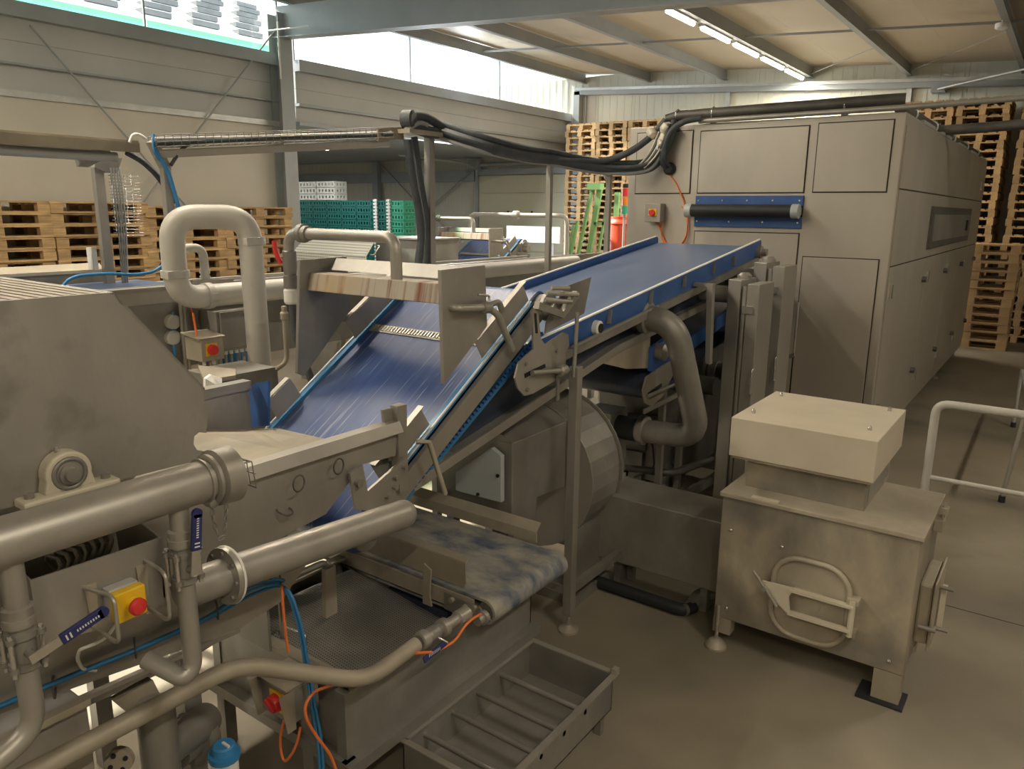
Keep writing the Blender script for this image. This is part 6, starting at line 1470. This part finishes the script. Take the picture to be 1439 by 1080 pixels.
c = P(942, 237, Y=6.94); MB().lathe(c - V(0, .05, 0), (0, 1, 0), [(0, .04), (.02, .06), (.05, .06)], 14).build('cable_gland', 'rubber', label='round black gland where hoses enter the dryer panel', cat='gland')
g = MB(); rn = random.Random(2)
t = thing('foil_wrap', 'crumpled pale plastic wrap around the hose bend at the dryer', 'wrap', P(925, 195, Y=6.85))
for k in range(5):
    p = P(925 + rn.uniform(-10, 12), 180 + k * 7, Y=6.82)
    MB().lathe(p, (rn.uniform(-1, 1), .3, 1), [(-.06, .02), (-.03, .05), (.02, .055), (.06, .02)], 7).build('fold', 'cast_iron', t)
for k in range(5): MB().tube([P(893 + 3 * k, 236, Y=6.74), P(908 + 3 * k, 222, Y=6.76), P(918 + 3 * k, 205, Y=6.78), P(926 + 2 * k, 185, Y=6.8)], .008, 6, .1).build('loose_cable', 'hose' if k % 2 else 'cast_iron', t)

# ================================================================ distant line: perforated guard and feed hopper
t = thing('perforated_guard', 'white perforated sloping guard with side handle in the distance', 'guard', (-7, 6.6, 0))
Yp = 6.3
a, b, c, d = P(441, 320, Y=Yp + .3), P(533, 325, Y=Yp + .3), P(514, 359, Y=Yp), P(413, 352, Y=Yp)
MB().prism([d, c, b, a], (0, .01, -.01)).build('sloping_sheet', 'white_crate', t)
e0, e1 = V(d.x, Yp, d.z - .12), V(c.x, Yp, c.z - .12)
MB().prism([d, c, e1, e0], (0, .01, 0)).build('front_sheet', 'white_crate', t)
g = MB(); nn = (b - c).cross(d - c).normalized()
for i in range(40):
    for j in range(9):
        u, v = (i + .5) / 40, (j + .5) / 9
        p = d * (1 - u) * (1 - v) + c * u * (1 - v) + b * u * v + a * (1 - u) * v
        ux, vx = (c - d).normalized() * .007, (a - d).normalized() * .007
        off = nn * .003 if nn.y < 0 else -nn * .003
        g.add([p - ux - vx + off, p + ux - vx + off, p + ux + vx + off, p - ux + vx + off], [(0, 1, 2, 3)])
    for j in range(3):
        p = d.lerp(c, (i + .5) / 40) + V(0, -.003, -.02 - .035 * j)
        g.add([p + V(-.007, 0, -.007), p + V(.007, 0, -.007), p + V(.007, 0, .007), p + V(-.007, 0, .007)], [(0, 1, 2, 3)])
o = g.build('perforation', 'seam', t); o['kind'] = 'stuff'
h0, h1 = P(521, 358, Y=Yp - .02), P(531, 345, Y=Yp + .15)
MB().tube([h0, h0 + V(.05, 0, .0), h1 + V(.03, 0, 0), h1], .008, 6, .02).build('handle', 'chrome', t)
MB().box(d.x, c.x, Yp + .02, Yp + .40, 0, d.z - .10).build('case', 'steel_worn_shade', t)
t = thing('feed_hopper', 'grey steel hopper between the perforated guard and the distant portal', 'hopper', (-6.3, 7, 0))
a, b = P(527, 332, Y=6.75), P(602, 340, Y=6.75)
MB().box(a.x, b.x, 6.75, 7.3, 0, a.z - .02).build('case', 'steel_worn_shade', t, bev=.01)
MB().box(a.x - .02, b.x + .02, 6.73, 7.32, a.z - .02, a.z).build('rim', 'steel', t)
# long grey duct running along the table towards the portal
# pipe bow over the distant portal
t = thing('distant_pipe_bow', 'thin pale pipe bow spanning above the distant conveyor', 'pipe', P(720, 305, Y=9.6))
yy = 9.6
z5 = P(720, 302, Y=yy).z
xa, xb = P(660, 310, Y=yy).x, P(797, 310, Y=yy).x
MB().tube([(xa, yy, 0), (xa, yy, z5), (xb, yy, z5), (xb, yy, 0)], .035, 10, .12).build('pipe', 'pipe_plastic', t)
MB().lathe(((xa + xb) / 2, yy, z5), (1, 0, 0), [(-.05, .05), (-.04, .065), (.04, .065), (.05, .05)], 12).build('union', 'pipe_plastic', t)
